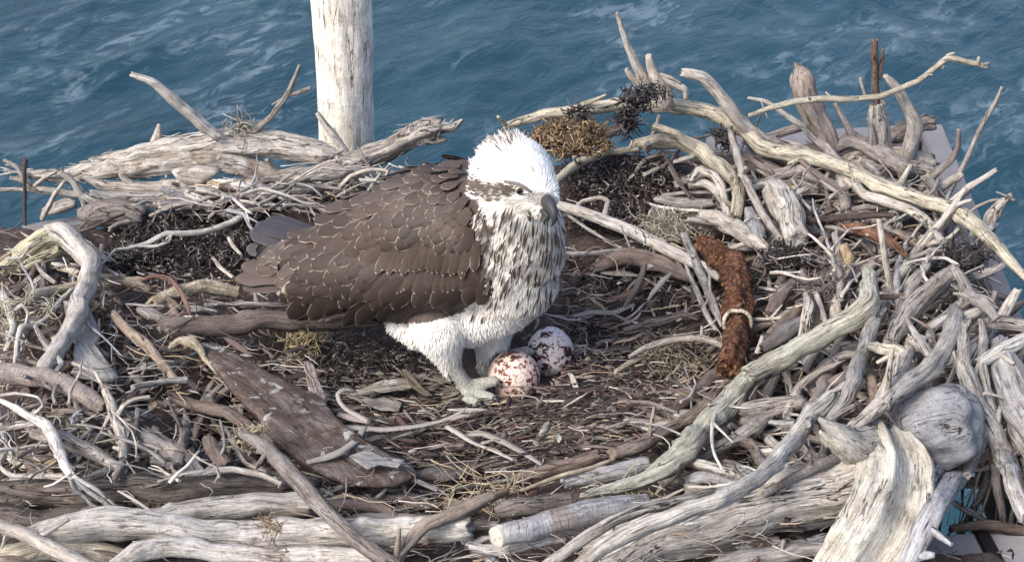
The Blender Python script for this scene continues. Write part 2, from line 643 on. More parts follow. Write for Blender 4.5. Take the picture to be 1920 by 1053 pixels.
def board(name, a, b, width, thick, parent, mat=M_BOARD):
    """a bevelled plank from a to b; width horizontally, thick downwards"""
    a, b = Vector(a), Vector(b)
    d = (b - a).normalized()
    s = d.cross(Vector((0, 0, 1))).normalized()
    up = s.cross(d)
    bm = bmesh.new()
    vs = []
    for p in (a, b):
        for i, j in ((-1, 0), (1, 0), (1, -1), (-1, -1)):
            vs.append(bm.verts.new(p + s * (width / 2 * i) + up * (thick * j)))
    for f in ((0, 1, 2, 3), (7, 6, 5, 4), (0, 4, 5, 1), (1, 5, 6, 2), (2, 6, 7, 3), (3, 7, 4, 0)):
        bm.faces.new([vs[k] for k in f])
    bmesh.ops.bevel(bm, geom=list(bm.edges), offset=0.0025, segments=2, affect='EDGES')
    bmesh.ops.recalc_face_normals(bm, faces=bm.faces)
    org = worg(parent)
    for v in bm.verts:
        v.co -= org
    me = bpy.data.meshes.new(name)
    bm.to_mesh(me)
    bm.free()
    me.materials.append(mat)
    o = bpy.data.objects.new(name, me)
    COL.objects.link(o)
    o.parent = parent
    return o


plat = empty('nest_platform', (0.0, 0.0, -0.16))
tag(plat, 'grey weathered board platform carrying the whole nest, edges showing at right and left', 'platform')
# right hand rail, running toward the camera
pa, pb = at_z(1745, 232, -.015), at_z(1945, 720, -.09)
board('side_board', pa, pb, 0.036, 0.12, plat)
# back rail
board('back_board', at_z(1715, 246, -.02), at_z(1330, 268, -.02), 0.05, 0.10, plat)
board('back_board', at_z(40, 430, -.02), at_z(165, 410, -.02), 0.03, 0.06, plat)
# front lower board, with a black strap round it
fa, fb = at_z(1560, 1062, .06), at_z(2020, 1030, .06)
board('front_board', fa, fb, 0.07, 0.03, plat, paint_mat('grey_board_lightened', (.36, .355, .38)))  # grey lightened in the colour to offset the shade the board lies in
fd = (fb - fa).normalized()
st = fa + (fb - fa) * 0.62
board('strap', st + Vector((0, 0, .003)), st + fd * 0.016 + Vector((0, 0, .003)), 0.076, 0.036, plat, M_STRAP)

# perch post
PY = 0.56
pts = []
for px, py, d in ((655, 560, 100), (650, 262, 103), (647, 150, 107), (641, 0, 117), (634, -160, 124), (622, -460, 128)):
    p = at_y(px, py, PY)
    pts.append((*p, d / 2 * scale_at(p)))
post = wood_obj('perch_post', pts, wood_material('bleached_post', grain=0.42, crack=1.3, stain=0.35), (.80, .78, .71), seed=8, knots=0, groove=0.03, lump=0.04, seg=72, wander=0.03)
tag(post, 'thick upright bleached post with dark drying cracks standing behind the nest', 'post')
# ------------------------------------------------------------------ litter: uncountable strips, chips, rootlets and leaf blades
def litter_material():
    m, n, b, L = new_mat('litter')
    at = node(n, 'ShaderNodeAttribute', attribute_name='tone')
    tc = node(n, 'ShaderNodeTexCoord')
    a = tex(n, L, tc.outputs['Object'], 500, 4, 0.7)
    c = mixc(n, L, 0.75, at.outputs['Color'], mixc(n, L, 1.0, at.outputs['Color'], ramp_out(n, L, a.outputs[0], [(.3, .35), (.5, 1.0), (.75, 1.35)]), 'MULTIPLY'))
    L(c, b.inputs['Base Color'])
    b.inputs['Roughness'].default_value = 0.85
    b.inputs['Specular IOR Level'].default_value = 0.25
    return m


M_LIT = litter_material()


class Bits:
    def __init__(self):
        self.V, self.F, self.C = [], [], []

    def ribbon(self, pts, w, col, nrm, cup=0.15):
        """a thin curved blade: pts along the middle, w widths, slightly cupped, real thickness"""
        n = len(pts)
        b = len(self.V)
        for i, p in enumerate(pts):
            d = (pts[min(i + 1, n - 1)] - pts[max(i - 1, 0)]).normalized()
            s = d.cross(nrm)
            s = s.normalized() if s.length > 1e-6 else Vector((1, 0, 0))
            u = s.cross(d)
            h = w[i]
            th = max(0.0004, h * 0.12)
            self.V += [p - s * h + u * (h * cup), p + u * 0.0, p + s * h + u * (h * cup), p + s * (h * .8) - u * th, p - s * (h * .8) - u * th]
            self.C += [(*col, 1)] * 5
        for i in range(n - 1):
            for k in range(5):
                a, c = b + i * 5 + k, b + i * 5 + (k + 1) % 5
                self.F.append((a, c, c + 5, a + 5))
        self.F.append(tuple(b + k for k in range(4, -1, -1)))
        self.F.append(tuple(b + (n - 1) * 5 + k for k in range(5)))

    def thread(self, pts, r, col, k=4):
        n = len(pts)
        b = len(self.V)
        u = Vector((0.3, 0.2, 1)).normalized()
        for i, p in enumerate(pts):
            d = (pts[min(i + 1, n - 1)] - pts[max(i - 1, 0)]).normalized()
            a = d.cross(u)
            a = a.normalized() if a.length > 1e-6 else Vector((1, 0, 0))
            c = a.cross(d)
            rr = r[i] if isinstance(r, list) else r * (1 - 0.6 * i / n)
            for j in range(k):
                t = 2 * math.pi * j / k
                self.V.append(p + a * (math.cos(t) * rr) + c * (math.sin(t) * rr))
                self.C.append((*col, 1))
        for i in range(n - 1):
            for j in range(k):
                q, s = b + i * k + j, b + i * k + (j + 1) % k
                self.F.append((q, s, s + k, q + k))
        self.F.append(tuple(b + j for j in range(k - 1, -1, -1)))
        self.F.append(tuple(b + (n - 1) * k + j for j in range(k)))

    def build(self, name, mat=None, parent=None, origin=None):
        o = mesh_obj(name, self.V, self.F, mat or M_LIT, parent, origin=origin)
        point_attr(o, 'tone', 'FLOAT_COLOR', self.C)
        return o


PAL = {'brown': [(.092, .073, .066), (.145, .118, .106), (.064, .050, .047), (.19, .16, .14), (.115, .085, .076)],
       'grey': [(.22, .20, .18), (.30, .275, .25), (.15, .135, .125), (.36, .335, .305)],
       'pale': [(.44, .41, .36), (.50, .47, .42), (.38, .35, .31)],
       'tan': [(.33, .26, .18), (.38, .31, .22), (.26, .20, .14)],
       'red': [(.12, .068, .055), (.15, .092, .075), (.09, .052, .046)],
       'dark': [(.030, .023, .023), (.045, .035, .033), (.06, .045, .042)],
       'olive': [(.17, .165, .11), (.13, .125, .09), (.22, .21, .15)]}


def litter_blade(B, rng, px, py, lpx, wpx, ang, col, lift, curl=0.3, thread=False):
    n = 4 if lpx < 22 else 6
    a = ang
    x, y = px - math.cos(a) * lpx / 2, py - math.sin(a) * lpx / 2 * 0.75
    da = rng.gauss(0, curl) / n
    kink = .35 if thread else .08
    p0 = hit(px, py, lift)
    if p0 is None:
        return
    sc = scale_at(p0)
    ca = rng.uniform(-math.pi, math.pi)
    d = Vector((math.cos(a), -math.sin(a) * 0.9, 0)).normalized()
    q = p0 - d * (lpx * sc / 2)
    pts, w = [], []
    tilt = rng.gauss(0, 0.10)
    for i in range(n):
        t = i / (n - 1)
        hq = H(q.x, q.y)
        if hq < -.05:
            return
        z = hq + lift + (t - 0.5) * tilt * lpx * sc + 0.10 * lpx * sc * rng.random() * (0 if thread else 0.4)
        pts.append(Vector((q.x, q.y, z)))
        w.append(max(0.0003, wpx * sc / 2 * (0.08 + 1.1 * math.sin(math.pi * (0.06 + 0.90 * t)) ** .8)))
        d = Matrix.Rotation(-da + rng.gauss(0, kink), 3, 'Z') @ d
        q = q + d * (lpx * sc / (n - 1))
    if thread:
        B.thread(pts, max(0.0004, wpx * sc / 2), col)
    else:
        nrm = Vector((rng.gauss(0, .35), rng.gauss(0, .35) - 0.1, 1)).normalized()
        B.ribbon(pts, w, col, nrm, rng.uniform(-.3, .4))


def pip(poly, x, y):
    c = False
    n = len(poly)
    for i in range(n):
        x0, y0 = poly[i]
        x1, y1 = poly[(i + 1) % n]
        if (y0 > y) != (y1 > y) and x < (x1 - x0) * (y - y0) / (y1 - y0) + x0:
            c = not c
    return c


# (area in photo pixels, count, lengths, widths, mean angle, spread, palette weights, share of threads, lift)
ZONES = [
    ([(1050, 470), (1340, 460), (1370, 730), (1250, 770), (1060, 730)], 1500, (12, 58), (1.6, 6.5), -25, 40, dict(brown=6, grey=3.2, pale=.5, red=1.3, tan=.7, dark=4), .42, .016),
    ([(680, 720), (1080, 760), (1300, 720), (1330, 780), (1180, 870), (900, 890), (700, 860)], 2300, (12, 70), (1.6, 6), 3, 24, dict(brown=6, grey=2.4, pale=.4, olive=1.6, tan=.5, dark=5, red=.4), .42, .018),
    ([(520, 690), (860, 700), (860, 800), (560, 790)], 420, (18, 80), (3, 9), 10, 25, dict(brown=4, grey=4, pale=1.2, olive=2, dark=2), .35, .014),
    ([(190, 380), (480, 360), (500, 530), (200, 530)], 1500, (4, 13), (3, 6), 0, 90, dict(dark=9, grey=1, pale=.35, brown=1.2), .3, .010),
    ([(1050, 290), (1240, 270), (1310, 430), (1060, 440)], 1300, (4, 14), (3, 6), 0, 90, dict(dark=9, grey=.6, pale=.25, brown=1.5, red=.6), .3, .010),
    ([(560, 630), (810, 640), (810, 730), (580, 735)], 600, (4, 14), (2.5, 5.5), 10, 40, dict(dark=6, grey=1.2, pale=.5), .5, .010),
    ([(180, 500), (480, 500), (640, 640), (560, 900), (230, 880), (120, 700)], 800, (10, 55), (2, 8), 30, 50, dict(brown=6, grey=4, pale=1, tan=1.2, red=1, dark=2), .45, .016),
    ([(0, 440), (240, 440), (200, 900), (0, 900)], 420, (10, 60), (2, 7), 40, 60, dict(brown=4, grey=5, pale=1.6, tan=1.5, dark=2), .55, .020),
    ([(380, 890), (980, 880), (1000, 960), (380, 960)], 600, (14, 80), (2, 7), 5, 25, dict(brown=4, grey=4, pale=1.2, tan=2.5, dark=1), .55, .022),
    ([(1350, 370), (1800, 380), (1850, 620), (1400, 690)], 900, (10, 60), (2, 8), 70, 60, dict(brown=4, grey=5, pale=1.5, tan=1.5, dark=2.5, red=.8), .5, .022),
    ([(1250, 700), (1700, 640), (1750, 900), (1250, 930)], 600, (12, 60), (2, 8), -30, 50, dict(brown=4, grey=5, pale=1, tan=1.2, dark=2, olive=1), .45, .020),
    ([(0, 900), (1920, 900), (1920, 1053), (0, 1053)], 500, (16, 80), (2, 8), 0, 30, dict(brown=4, grey=5, pale=1.5, tan=1.5, dark=1.5), .5, .012),
    ([(300, 330), (860, 310), (600, 400), (300, 410)], 420, (12, 60), (2, 6), 5, 30, dict(brown=3, grey=5, pale=2, tan=1.5, dark=1), .5, .016),
    ([(560, 330), (880, 300), (1000, 300), (1000, 600), (620, 640)], 900, (10, 60), (2, 7), 5, 60, dict(brown=5, grey=3, pale=.6, tan=1, dark=3), .5, .018),
    ([(1000, 720), (1090, 640), (1320, 600), (1330, 770), (1010, 800)], 520, (12, 46), (2.5, 9), -20, 55, dict(brown=5, grey=3, pale=.8, red=1.6, tan=1, dark=2), .2, .014),
    ([(900, 470), (1090, 470), (1090, 640), (980, 640)], 160, (12, 50), (2, 6), -20, 50, dict(brown=4, grey=3, dark=2, red=1), .4, .014),
]


def build_litter():
    rng = random.Random(11)
    B = Bits()
    for poly, cnt, (l0, l1), (w0, w1), am, asd, pal, thr, lift in ZONES:
        xs = [p[0] for p in poly]
        ys = [p[1] for p in poly]
        ks, ws = list(pal), list(pal.values())
        k = 0
        while k < cnt:
            x, y = rng.uniform(min(xs), max(xs)), rng.uniform(min(ys), max(ys))
            if not pip(poly, x, y):
                continue
            k += 1
            c = rng.choice(PAL[rng.choices(ks, ws)[0]])
            f = rng.uniform(.75, 1.25)
            th = rng.random() < thr
            litter_blade(B, rng, x, y, l0 + (l1 * 1.25 - l0) * rng.random() ** 2.2, (w0 + (w1 * 1.3 - w0) * rng.random() ** 2) * (0.32 if th else 1), R(rng.gauss(am, asd)),
                         tuple(v * f for v in c), rng.random() * lift, 0.9 if th else 0.5, th)
    # longer wiry twiglets strewn over the rim
    for poly, cnt, am, asd in (
            ([(1380, 300), (1760, 330), (1860, 560), (1900, 900), (1300, 940), (1360, 600)], 620, 55, 50),
            ([(0, 430), (190, 430), (210, 540), (480, 545), (600, 660), (560, 900), (0, 900)], 520, 35, 55),
            ([(0, 890), (1100, 890), (1500, 960), (1500, 1053), (0, 1053)], 360, 5, 30),
            ([(250, 310), (860, 290), (860, 340), (500, 400), (250, 400)], 240, 0, 30),
            ([(1040, 440), (1380, 440), (1380, 760), (1060, 880), (640, 880), (680, 740), (1040, 720)], 170, -10, 45)):
        xs = [p[0] for p in poly]
        ys = [p[1] for p in poly]
        k = 0
        while k < cnt:
            x, y = rng.uniform(min(xs), max(xs)), rng.uniform(min(ys), max(ys))
            if not pip(poly, x, y):
                continue
            k += 1
            c = rng.choice(PAL[rng.choice(('grey', 'grey', 'pale', 'tan', 'brown'))])
            litter_blade(B, rng, x, y, 30 + 110 * rng.random() ** 2, rng.uniform(1.3, 4.2), R(rng.gauss(am, asd)), c, rng.random() ** 2 * .05 + .006, 1.3, True)
    # flat straight splinters and bark flakes
    for poly, cnt, am, asd in (
            ([(1380, 320), (1760, 340), (1840, 560), (1860, 900), (1300, 940), (1360, 600)], 330, 60, 50),
            ([(0, 450), (190, 450), (210, 550), (480, 560), (600, 660), (560, 900), (0, 900)], 240, 35, 55),
            ([(0, 890), (1100, 890), (1500, 960), (1500, 1053), (0, 1053)], 160, 5, 30),
            ([(1050, 470), (1340, 460), (1370, 730), (1250, 770), (1300, 870), (700, 880), (690, 760), (1060, 740)], 130, -5, 50)):
        xs = [p[0] for p in poly]
        ys = [p[1] for p in poly]
        k = 0
        while k < cnt:
            x, y = rng.uniform(min(xs), max(xs)), rng.uniform(min(ys), max(ys))
            if not pip(poly, x, y):
                continue
            k += 1
            c = rng.choice(PAL[rng.choice(('grey', 'grey', 'brown', 'brown', 'brown', 'dark', 'dark', 'tan', 'pale' if am > 20 else 'red'))])
            litter_blade(B, rng, x, y, rng.uniform(22, 90), rng.uniform(5, 13), R(rng.gauss(am, asd)), c, rng.random() * .03 + .006, .25)
    o = B.build('nest_litter')
    tag(o, 'loose mat of bark strips, dry leaf blades and rootlets lining the nest', 'litter', kind='stuff')


# ------------------------------------------------------------------ every stick, branch and root, one object each
NSTICK = [100]


def place(spec, layer, stand, lean, y_fix=None):
    """pixel track 'x,y,d ...' -> world points resting on the nest (or standing on one upright sheet of depth)"""
    pts = [tuple(float(v) for v in s.split(',')) for s in spec.split()]
    if stand:
        bx, by, bd = max(pts, key=lambda p: p[1])
        b = hit(bx, by, 0.004)
        y0 = y_fix if y_fix is not None else (b.y if b is not None else 0.42)
        zb = (b.z if b is not None else 0.0)
        out = []
        for x, y, d in pts:
            p = at_y(x, y, y0)
            for _ in range(3):
                p = at_y(x, y, y0 + lean * (p.z - zb))
            out.append((*p, d / 2 * scale_at(p)))
        return out
    hits = []
    for q in pts:
        x, y, d = q[:3]
        l = layer if len(q) < 4 else q[3]
        r = d / 2 * 1.85 / F
        hits.append(hit(x, y, l * 0.016 + r * 0.75) if y_fix is None else None)
    out = []
    ok = [i for i, h in enumerate(hits) if h is not None]
    for i, q in enumerate(pts):
        x, y, d = q[:3]
        h = hits[i]
        if h is None:
            if ok:
                lo = [k for k in ok if k < i]
                hi = [k for k in ok if k > i]
                if lo and hi:
                    t = (i - lo[-1]) / (hi[0] - lo[-1])
                    yy = hits[lo[-1]].y * (1 - t) + hits[hi[0]].y * t
                else:
                    yy = hits[lo[-1] if lo else hi[0]].y
            else:
                yy = 0.42
            h = at_y(x, y, y_fix if y_fix is not None else yy)
        out.append((*h, d / 2 * scale_at(h)))
    # keep depth steps gentle so that a straight stick stays straight
    if len(out) > 2:
        P = [Vector(p[:3]) for p in out]
        for _ in range(2):
            for i in range(1, len(out) - 1):
                x, y = pts[i][0], pts[i][1]
                L0, L1 = (P[i] - P[i - 1]).length, (P[i + 1] - P[i]).length
                t = L0 / max(1e-6, L0 + L1)
                yy = 0.45 * P[i].y + 0.55 * (P[i - 1].y * (1 - t) + P[i + 1].y * t)
                P[i] = at_y(x, y, yy)
        out = [(*P[i], pts[i][2] / 2 * scale_at(P[i])) for i in range(len(out))]
    return out


NAMES = {'branch': 'branch', 'stick': 'stick', 'log': 'log', 'twig': 'twig', 'root': 'root'}
NOSTUB = {'rusty_branch', 'broken_spike', 'hooked_branch', 'gnarled_root', 'driftwood_branch', 'straight_twig', 'beak_stick', 'brown_branch', 'pale_log', 'front_log', 'bent_branch', 'cracked_stump', 'pale_root_stub', 'rounded_stump', 'bent_upright_branch', 'strap_root', 'pale_peg', 'thick_pale_branch'}


def W(name, cat, mat, tint, layer, spec, label, kids=(), stand=False, lean=0.0, y=None, group=None, **kw):
    NSTICK[0] += 17
    sd = NSTICK[0]
    P = place(spec, layer, stand, lean, y)
    t = TINT[tint] if isinstance(tint, str) else tint
    o = wood_obj(name, P, WOODS[mat], t, seed=sd, **kw)
    tag(o, label, cat, group)
    for j, kd in enumerate(kids):
        kn, ks = kd[0], kd[1]
        kp = [tuple(float(v) for v in s.split(',')) for s in ks.split()]
        # a side branch shares the depth of the place where it leaves its parent
        x0, y0 = kp[0][0], kp[0][1]
        near = min(P, key=lambda p: (proj(Vector(p[:3]))[0] - x0) ** 2 + (proj(Vector(p[:3]))[1] - y0) ** 2)
        best = None
        for a, b in zip(P[:-1], P[1:]):
            for k in range(9):
                q = Vector(a[:3]).lerp(Vector(b[:3]), k / 8)
                u = proj(q)
                dd = (u[0] - x0) ** 2 + (u[1] - y0) ** 2
                if best is None or dd < best[0]:
                    best = (dd, q.y)
        sl = kd[2] if len(kd) > 2 else 0.0
        zz = at_y(x0, y0, best[1]).z
        Q = []
        for x, yv, d in kp:
            p = at_y(x, yv, best[1])
            p = at_y(x, yv, best[1] + sl * (p.z - zz))
            Q.append((*p, d / 2 * scale_at(p)))
        c = wood_obj(kn, Q, WOODS[mat], t, parent=o, seed=sd + j + 1, **{k: v for k, v in kw.items() if k in ('groove', 'lump')})
        c.color = o.color
    # snapped side stubs along the stick
    rs = random.Random(sd * 3 + 1)
    tot = sum(math.dist(a[:3], b[:3]) for a, b in zip(P[:-1], P[1:]))
    if name not in NOSTUB and mat != 'r' and len(P) > 2:
        for _ in range(min(4, int(tot / .055 * rs.uniform(.3, 1.1)))):
            i = rs.randrange(len(P) - 1)
            a, b = P[i], P[i + 1]
            t = rs.uniform(.1, .9)
            q = Vector(a[:3]).lerp(Vector(b[:3]), t)
            r = a[3] + (b[3] - a[3]) * t
            if r < .0016 or r > .0125:
                continue
            d = (Vector(b[:3]) - Vector(a[:3])).normalized()
            n_ = Vector((rs.gauss(0, 1), rs.gauss(0, 1) - .4, rs.gauss(.5, .8)))
            n_ = (n_ - d * n_.dot(d)).normalized()
            dr = (n_ + d * rs.choice((-1, 1)) * rs.uniform(.3, 1.0)).normalized()
            L_ = r * rs.uniform(2.0, 4.5) + rs.random() ** 3 * .02
            r2 = r * rs.uniform(.28, .5)
            e = q + dr * L_ + Vector((rs.gauss(0, .15), rs.gauss(0, .15), rs.gauss(0, .15))) * L_
            c = wood_obj('stub', [(*q, r2 * 1.25), (*q.lerp(e, .5), r2), (*e, r2 * rs.uniform(.45, .8))], WOODS[mat], t_tint(tint), parent=o, seed=sd + 40 + _, knots=0)
            c.color = o.color
    return o


def t_tint(tint):
    return TINT[tint] if isinstance(tint, str) else tint


SP = dict(taper=(0, 1.5))
# ---- back left rim, over the water
W('driftwood_branch', 'branch', 's', 'w', 1, '245,139,10 290,158,17 325,186,20 352,209,21 380,234,20 412,254,18', 'pale curved branch rising bare over the water at the back left rim', stand=True, lean=-.2, y=.42)
W('forked_twig', 'twig', 'w', 'g', 1, '475,247,13 503,221,12 530,190,12 543,164,9 561,122,6', 'thin forked grey twig standing up just left of the white post', [('side_twig', '536,180,9 560,174,9 582,165,7')], stand=True, y=.42)
W('spiked_log', 'log', 'w', 'w', 1, '283,272,22 330,267,30 390,258,30 440,250,20', 'pale log behind the back left rim with a pointed spike at its left end', [('spike', '291,272,18 297,252,15 299,233,5')], y=.44)
W('fibrous_log', 'log', 'f', 'p', 1, '25,322,8 60,331,16 110,332,24 180,312,30 260,294,38 340,280,46 430,272,48 520,272,48 610,286,40 680,298,28', 'long split fibrous log bridging the back left rim above the open water gap', y=.415, groove=.22, taper=(1, 1))
W('guano_stained_log', 'log', 'g', 'p', 1, '135,335,12 200,322,26 280,312,38 360,308,44 440,314,42 510,326,34 570,345,22', 'split grey log with white droppings under the long fibrous back log', y=.40, groove=.2, taper=(1, 1))
W('gnarled_root', 'root', 'f', 'g', 1, '420,352,18 500,338,28 580,325,34 660,302,38 720,283,38 770,262,36 800,246,44 828,240,30', 'gnarled twisted root whose knobbly head points right beside the white post', [('snag', '820,242,22 845,240,20 868,224,5'), ('snag', '795,255,26 818,262,22 838,262,8')], y=.385, groove=.25, lump=.25)
W('forked_branch', 'branch', 'w', 'p', 2, '6,301,6 30,313,10 48,335,13 60,352,17 92,358,16 140,366,14 200,372,12', 'pale forked branch reaching out at the far left edge over the water', [('side_branch', '52,356,11 25,354,9 -6,355,9'), ('side_branch', '48,342,9 36,338,10 19,334,7'), ('side_branch', '62,352,9 90,330,9 118,318,7')], y=.40)
W('dark_upright_twig', 'twig', 's', 'd', 1, '50,297,8 46,330,8 46,390,6 48,452,5', 'thin dark upright twig crossing the pale forked branch at the far left', [('snag', '46,312,5 40,304,4')], stand=True, y=.37)
W('knotty_branch', 'branch', 'w', 'p', 2, '112,322,9 135,342,12 152,366,18 190,382,14 225,398,10 258,412,6', 'knotty pale branch slanting down right from the back left fibrous log', [('stub', '152,366,13 158,380,12 160,402,7')], y=.36)
W('slanted_twig', 'twig', 'w', 'p', 2, '122,338,6 104,362,9 88,390,11 78,412,9', 'short pale twig leaning left down to the grey board at the back left', y=.365)
W('horizontal_log', 'log', 'w', 'p', 1, '150,330,9 200,345,22 280,350,25 360,347,26 440,352,22', 'brown grey log under the split logs at the back left rim', y=.375, taper=(1, 0))
W('horizontal_log', 'log', 'f', 'g', 1, '170,362,14 240,372,22 320,368,24 400,362,20 470,358,12', 'shorter weathered log nearest the black peat at the back left', y=.345)
W('rounded_driftwood', 'driftwood', 's', 'w', 2, '82,396,16 105,391,24 125,386,25 141,385,14', 'rounded pale driftwood lump lying on the grey board at the back left', y=.39, lump=.2)
W('lichen_log', 'log', 'f', 'c', 0.5, '150,402,22 190,402,50 235,402,52 270,410,40', 'broad weathered log end behind the black peat at the left', jag=.2)
W('short_stub', 'stick', 'w', 'p', 1.5, '350,362,14 372,372,15 398,384,12', 'short pale stub under the pale wood chunk at the back left')
W('splinter', 'stick', 'w', 'y', 1.5, '205,430,8 225,420,11 244,415,10', 'small pale splinter at the left edge of the black peat')
W('fibrous_stick', 'stick', 'f', 'w', 2, '390,352,9 430,344,16 480,352,20 520,368,14', 'frayed stick curling over the peat left of the bird', groove=.25, taper=(1, 1))
W('frayed_stick', 'stick', 'f', 'p', 2, '530,345,8 580,332,20 640,322,24 700,312,14', 'frayed pale stick lying behind the back of the bird', groove=.25, taper=(1, 1))
W('pale_stick', 'stick', 'w', 'g', 1.5, '470,372,8 540,358,12 620,350,11', 'thin pale stick behind the folded wing of the bird')

# ---- left side
bb = W('bent_branch', 'branch', 's', 'p', 3, '96,437,30 120,437,42 146,463,40 166,500,38 160,545,37 148,580,36 125,625,34 100,665,33 78,702,28', 'big pale bent branch at the left with a peeling yellowish arm', [('peeling_arm', '116,440,34 85,446,40 55,464,38 30,484,36 6,506,24'), ('peeling_arm', '112,462,20 85,478,28 50,497,26 20,508,14')], lump=.1)
for c_ in bb.children:
    c_.data.materials[0] = M_ROUGH
    c_.color = (.43, .41, .29, 1)
W('curved_twig', 'twig', 'w', 'p', 2, '187,500,5 215,470,6 240,466,8 275,457,11 310,438,12 350,437,12 400,430,12 440,414,13 470,396,12', 'pale wavy twig lying across the black peat left of the bird', [('side_twig', '256,462,5 290,462,7 318,452,6 322,440,5')])
W('tan_stick', 'stick', 'w', 't', 2.5, '213,590,16 240,622,20 275,655,20 310,692,18 334,716,14', 'tan stick slanting down right past the peeled bark slab on the left')
W('bamboo_like_stick', 'stick', 'r', 'y', 1.5, '290,566,18 335,546,24 390,536,25 445,548,24', 'yellowish smooth jointed stick under the tail of the bird')
W('brown_branch', 'branch', 's', 'b', 2, '300,606,26 330,616,38 400,612,38 480,604,36 560,602,34 650,604,28 730,600,20', 'thick smooth brown branch running under the folded wing', lump=.06)
W('thin_light_stick', 'stick', 'w', 'g', 2.3, '385,572,7 450,570,9 520,572,9 590,574,7', 'thin light stick lying above the thick brown branch')
W('root_curl', 'root', 's', 'y', 2.5, '52,562,15 62,552,22 90,546,19 118,540,17 146,532,14', 'stubby yellowish root curl beside the bent branch at the left')
W('twisted_root', 'root', 's', 'p', 2.5, '142,536,9 112,566,10 92,590,10 66,608,12 40,612,14 33,640,11 30,668,9 27,690,7', 'twisted pale root hanging in a hook at the far left', [('rootlet', '40,612,8 42,640,6 40,660,4'), ('rootlet', '60,608,6 50,640,5 44,664,4'), ('rootlet', '48,606,5 52,585,5 40,570,4')])
W('pale_root', 'root', 's', 'p', 2.5, '-4,540,16 10,562,15 20,590,14 25,615,12 12,640,9', 'pale root entering at the left edge under the bent branch', [('rootlet', '22,590,8 40,572,8 52,585,5')])
W('footed_stick', 'stick', 'w', 'g', 3.5, '66,610,8 80,635,11 100,662,12 116,684,12 105,700,9', 'short stick with a bent foot lying on the lower bent branch', [('spur', '114,682,10 124,678,8')])
W('brown_arched_twig', 'twig', 's', (.19, .12, .095), 2.5, '263,526,7 290,518,9 318,524,10 338,546,10 350,572,9 357,592,6', 'brown arched twig beside the yellowish jointed stick')
W('white_knot', 'driftwood', 'w', 'y', 2.5, '318,652,8 340,640,16 362,640,22 376,652,16 384,672,10 400,692,6 414,706,4', 'pale hooked knot of wood beside the dark bark slab', lump=.25)
W('small_twig', 'twig', 'w', 'p', 2, '68,494,7 80,512,9 104,530,9', 'small grey twig behind the bend of the pale branch')
W('small_twig', 'twig', 'w', 'p', 1.5, '398,482,6 412,500,8 436,520,7', 'small pale twig in the black peat left of the tail')
W('small_twig', 'twig', 'w', 'p', 1.5, '428,446,7 438,464,8 452,480,6', 'short pale twig beside the tip of the tail')
W('mossy_stick', 'stick', 'f', 't', 1.5, '190,534,14 230,530,26 268,532,22 285,545,12', 'crumbly mossy stub between the black peat and the bent branch', lump=.3)
W('rotten_stub', 'stick', 'f', 'c', 2, '262,580,16 285,588,22 310,600,18 300,620,10', 'rotten grey stub at the left end of the thick brown branch', lump=.35)

# ---- lower left
W('ringed_log', 'log', 'r', 'c', 2.5, '-20,698,36 30,700,38 80,709,38 125,725,36 165,748,34 200,768,30', 'grey ringed log curving in from the left edge', lump=.05, groove=.03)
ps = W('strap_root', 'root', 's', 'w', 4, '-5,748,8 30,764,14 62,782,16 90,796,22 106,832,24 120,866,20 135,892,16', 'bleached strappy root hanging forward over the dark log at the lower left',
       [('rootlet', '124,875,8 140,915,9 175,948,8 232,970,6'), ('rootlet', '132,885,9 165,920,8 200,945,8 236,972,7'), ('rootlet', '138,892,8 178,915,8 210,940,6 238,968,5'),
        ('rootlet', '-6,804,10 30,799,12 60,793,11 85,790,10'), ('rootlet', '128,890,5 100,908,5 84,912,4'), ('rootlet', '60,780,6 80,760,6 70,745,5 30,738,6 0,742,5')])
W('pale_peg', 'stick', 'w', 'p', 3.5, '250,724,12 280,717,13 315,712,13 350,711,16', 'short pale peg with a cut round end below the tan stick', jag=.2)
W('pale_forked_stick', 'stick', 'w', 'p', 3.5, '196,722,14 206,752,18 216,786,19 229,822,20 232,858,16', 'pale forked stick standing in front of the ringed log', [('side_twig', '219,780,11 234,758,9 256,746,8 282,743,6')])
W('rough_stick', 'stick', 'f', 'g', 2.5, '60,812,20 110,822,26 170,848,26 228,876,20', 'rough grey slat crossing behind the bleached strappy root')
W('rough_log', 'log', 'f', 'g', 1.5, '240,812,30 280,838,46 330,868,46 372,890,30', 'short rough pale log wedged behind the dark front log', lump=.2)
W('thin_bent_stick', 'stick', 'w', 'c', 3, '256,768,10 252,800,14 242,840,14 226,876,14 212,904,10', 'thin brown stick bending down onto the dark front log')
W('brown_stick', 'stick', 's', 'b', 2, '320,744,20 370,765,24 430,776,24 480,804,22 530,834,16', 'brown stick lying beside the long dark bark slab')
W('stub', 'stick', 'w', 'c', 2.5, '346,796,20 342,830,22 334,872,20', 'short upright stub in the dark hollow at the lower left')
W('hollow_stub', 'stick', 's', 'b', 2.5, '388,826,24 402,848,30 422,874,32', 'hollow brown stub with an open end at the lower left', hollow=True)
W('smooth_stick', 'stick', 's', 't', 2, '448,856,16 476,874,22 512,896,20', 'smooth tan stick end beside the grey diagonal stick')
W('thin_strip', 'stick', 'w', 'c', 3, '424,804,8 440,836,12 462,868,8 500,884,6', 'thin dark strip beside the hollow stub')
W('long_pale_stick', 'stick', 'w', 'p', 3, '296,903,6 340,890,11 400,882,14 440,880,13 490,890,12 528,906,10', 'long pale curved stick lying along the top of the dark front log')
W('pale_crooked_twig', 'twig', 'w', 'p', 3, '-4,868,6 10,884,9 24,892,10 60,893,12 120,893,10', 'pale crooked twig on the dark front log at the left edge')
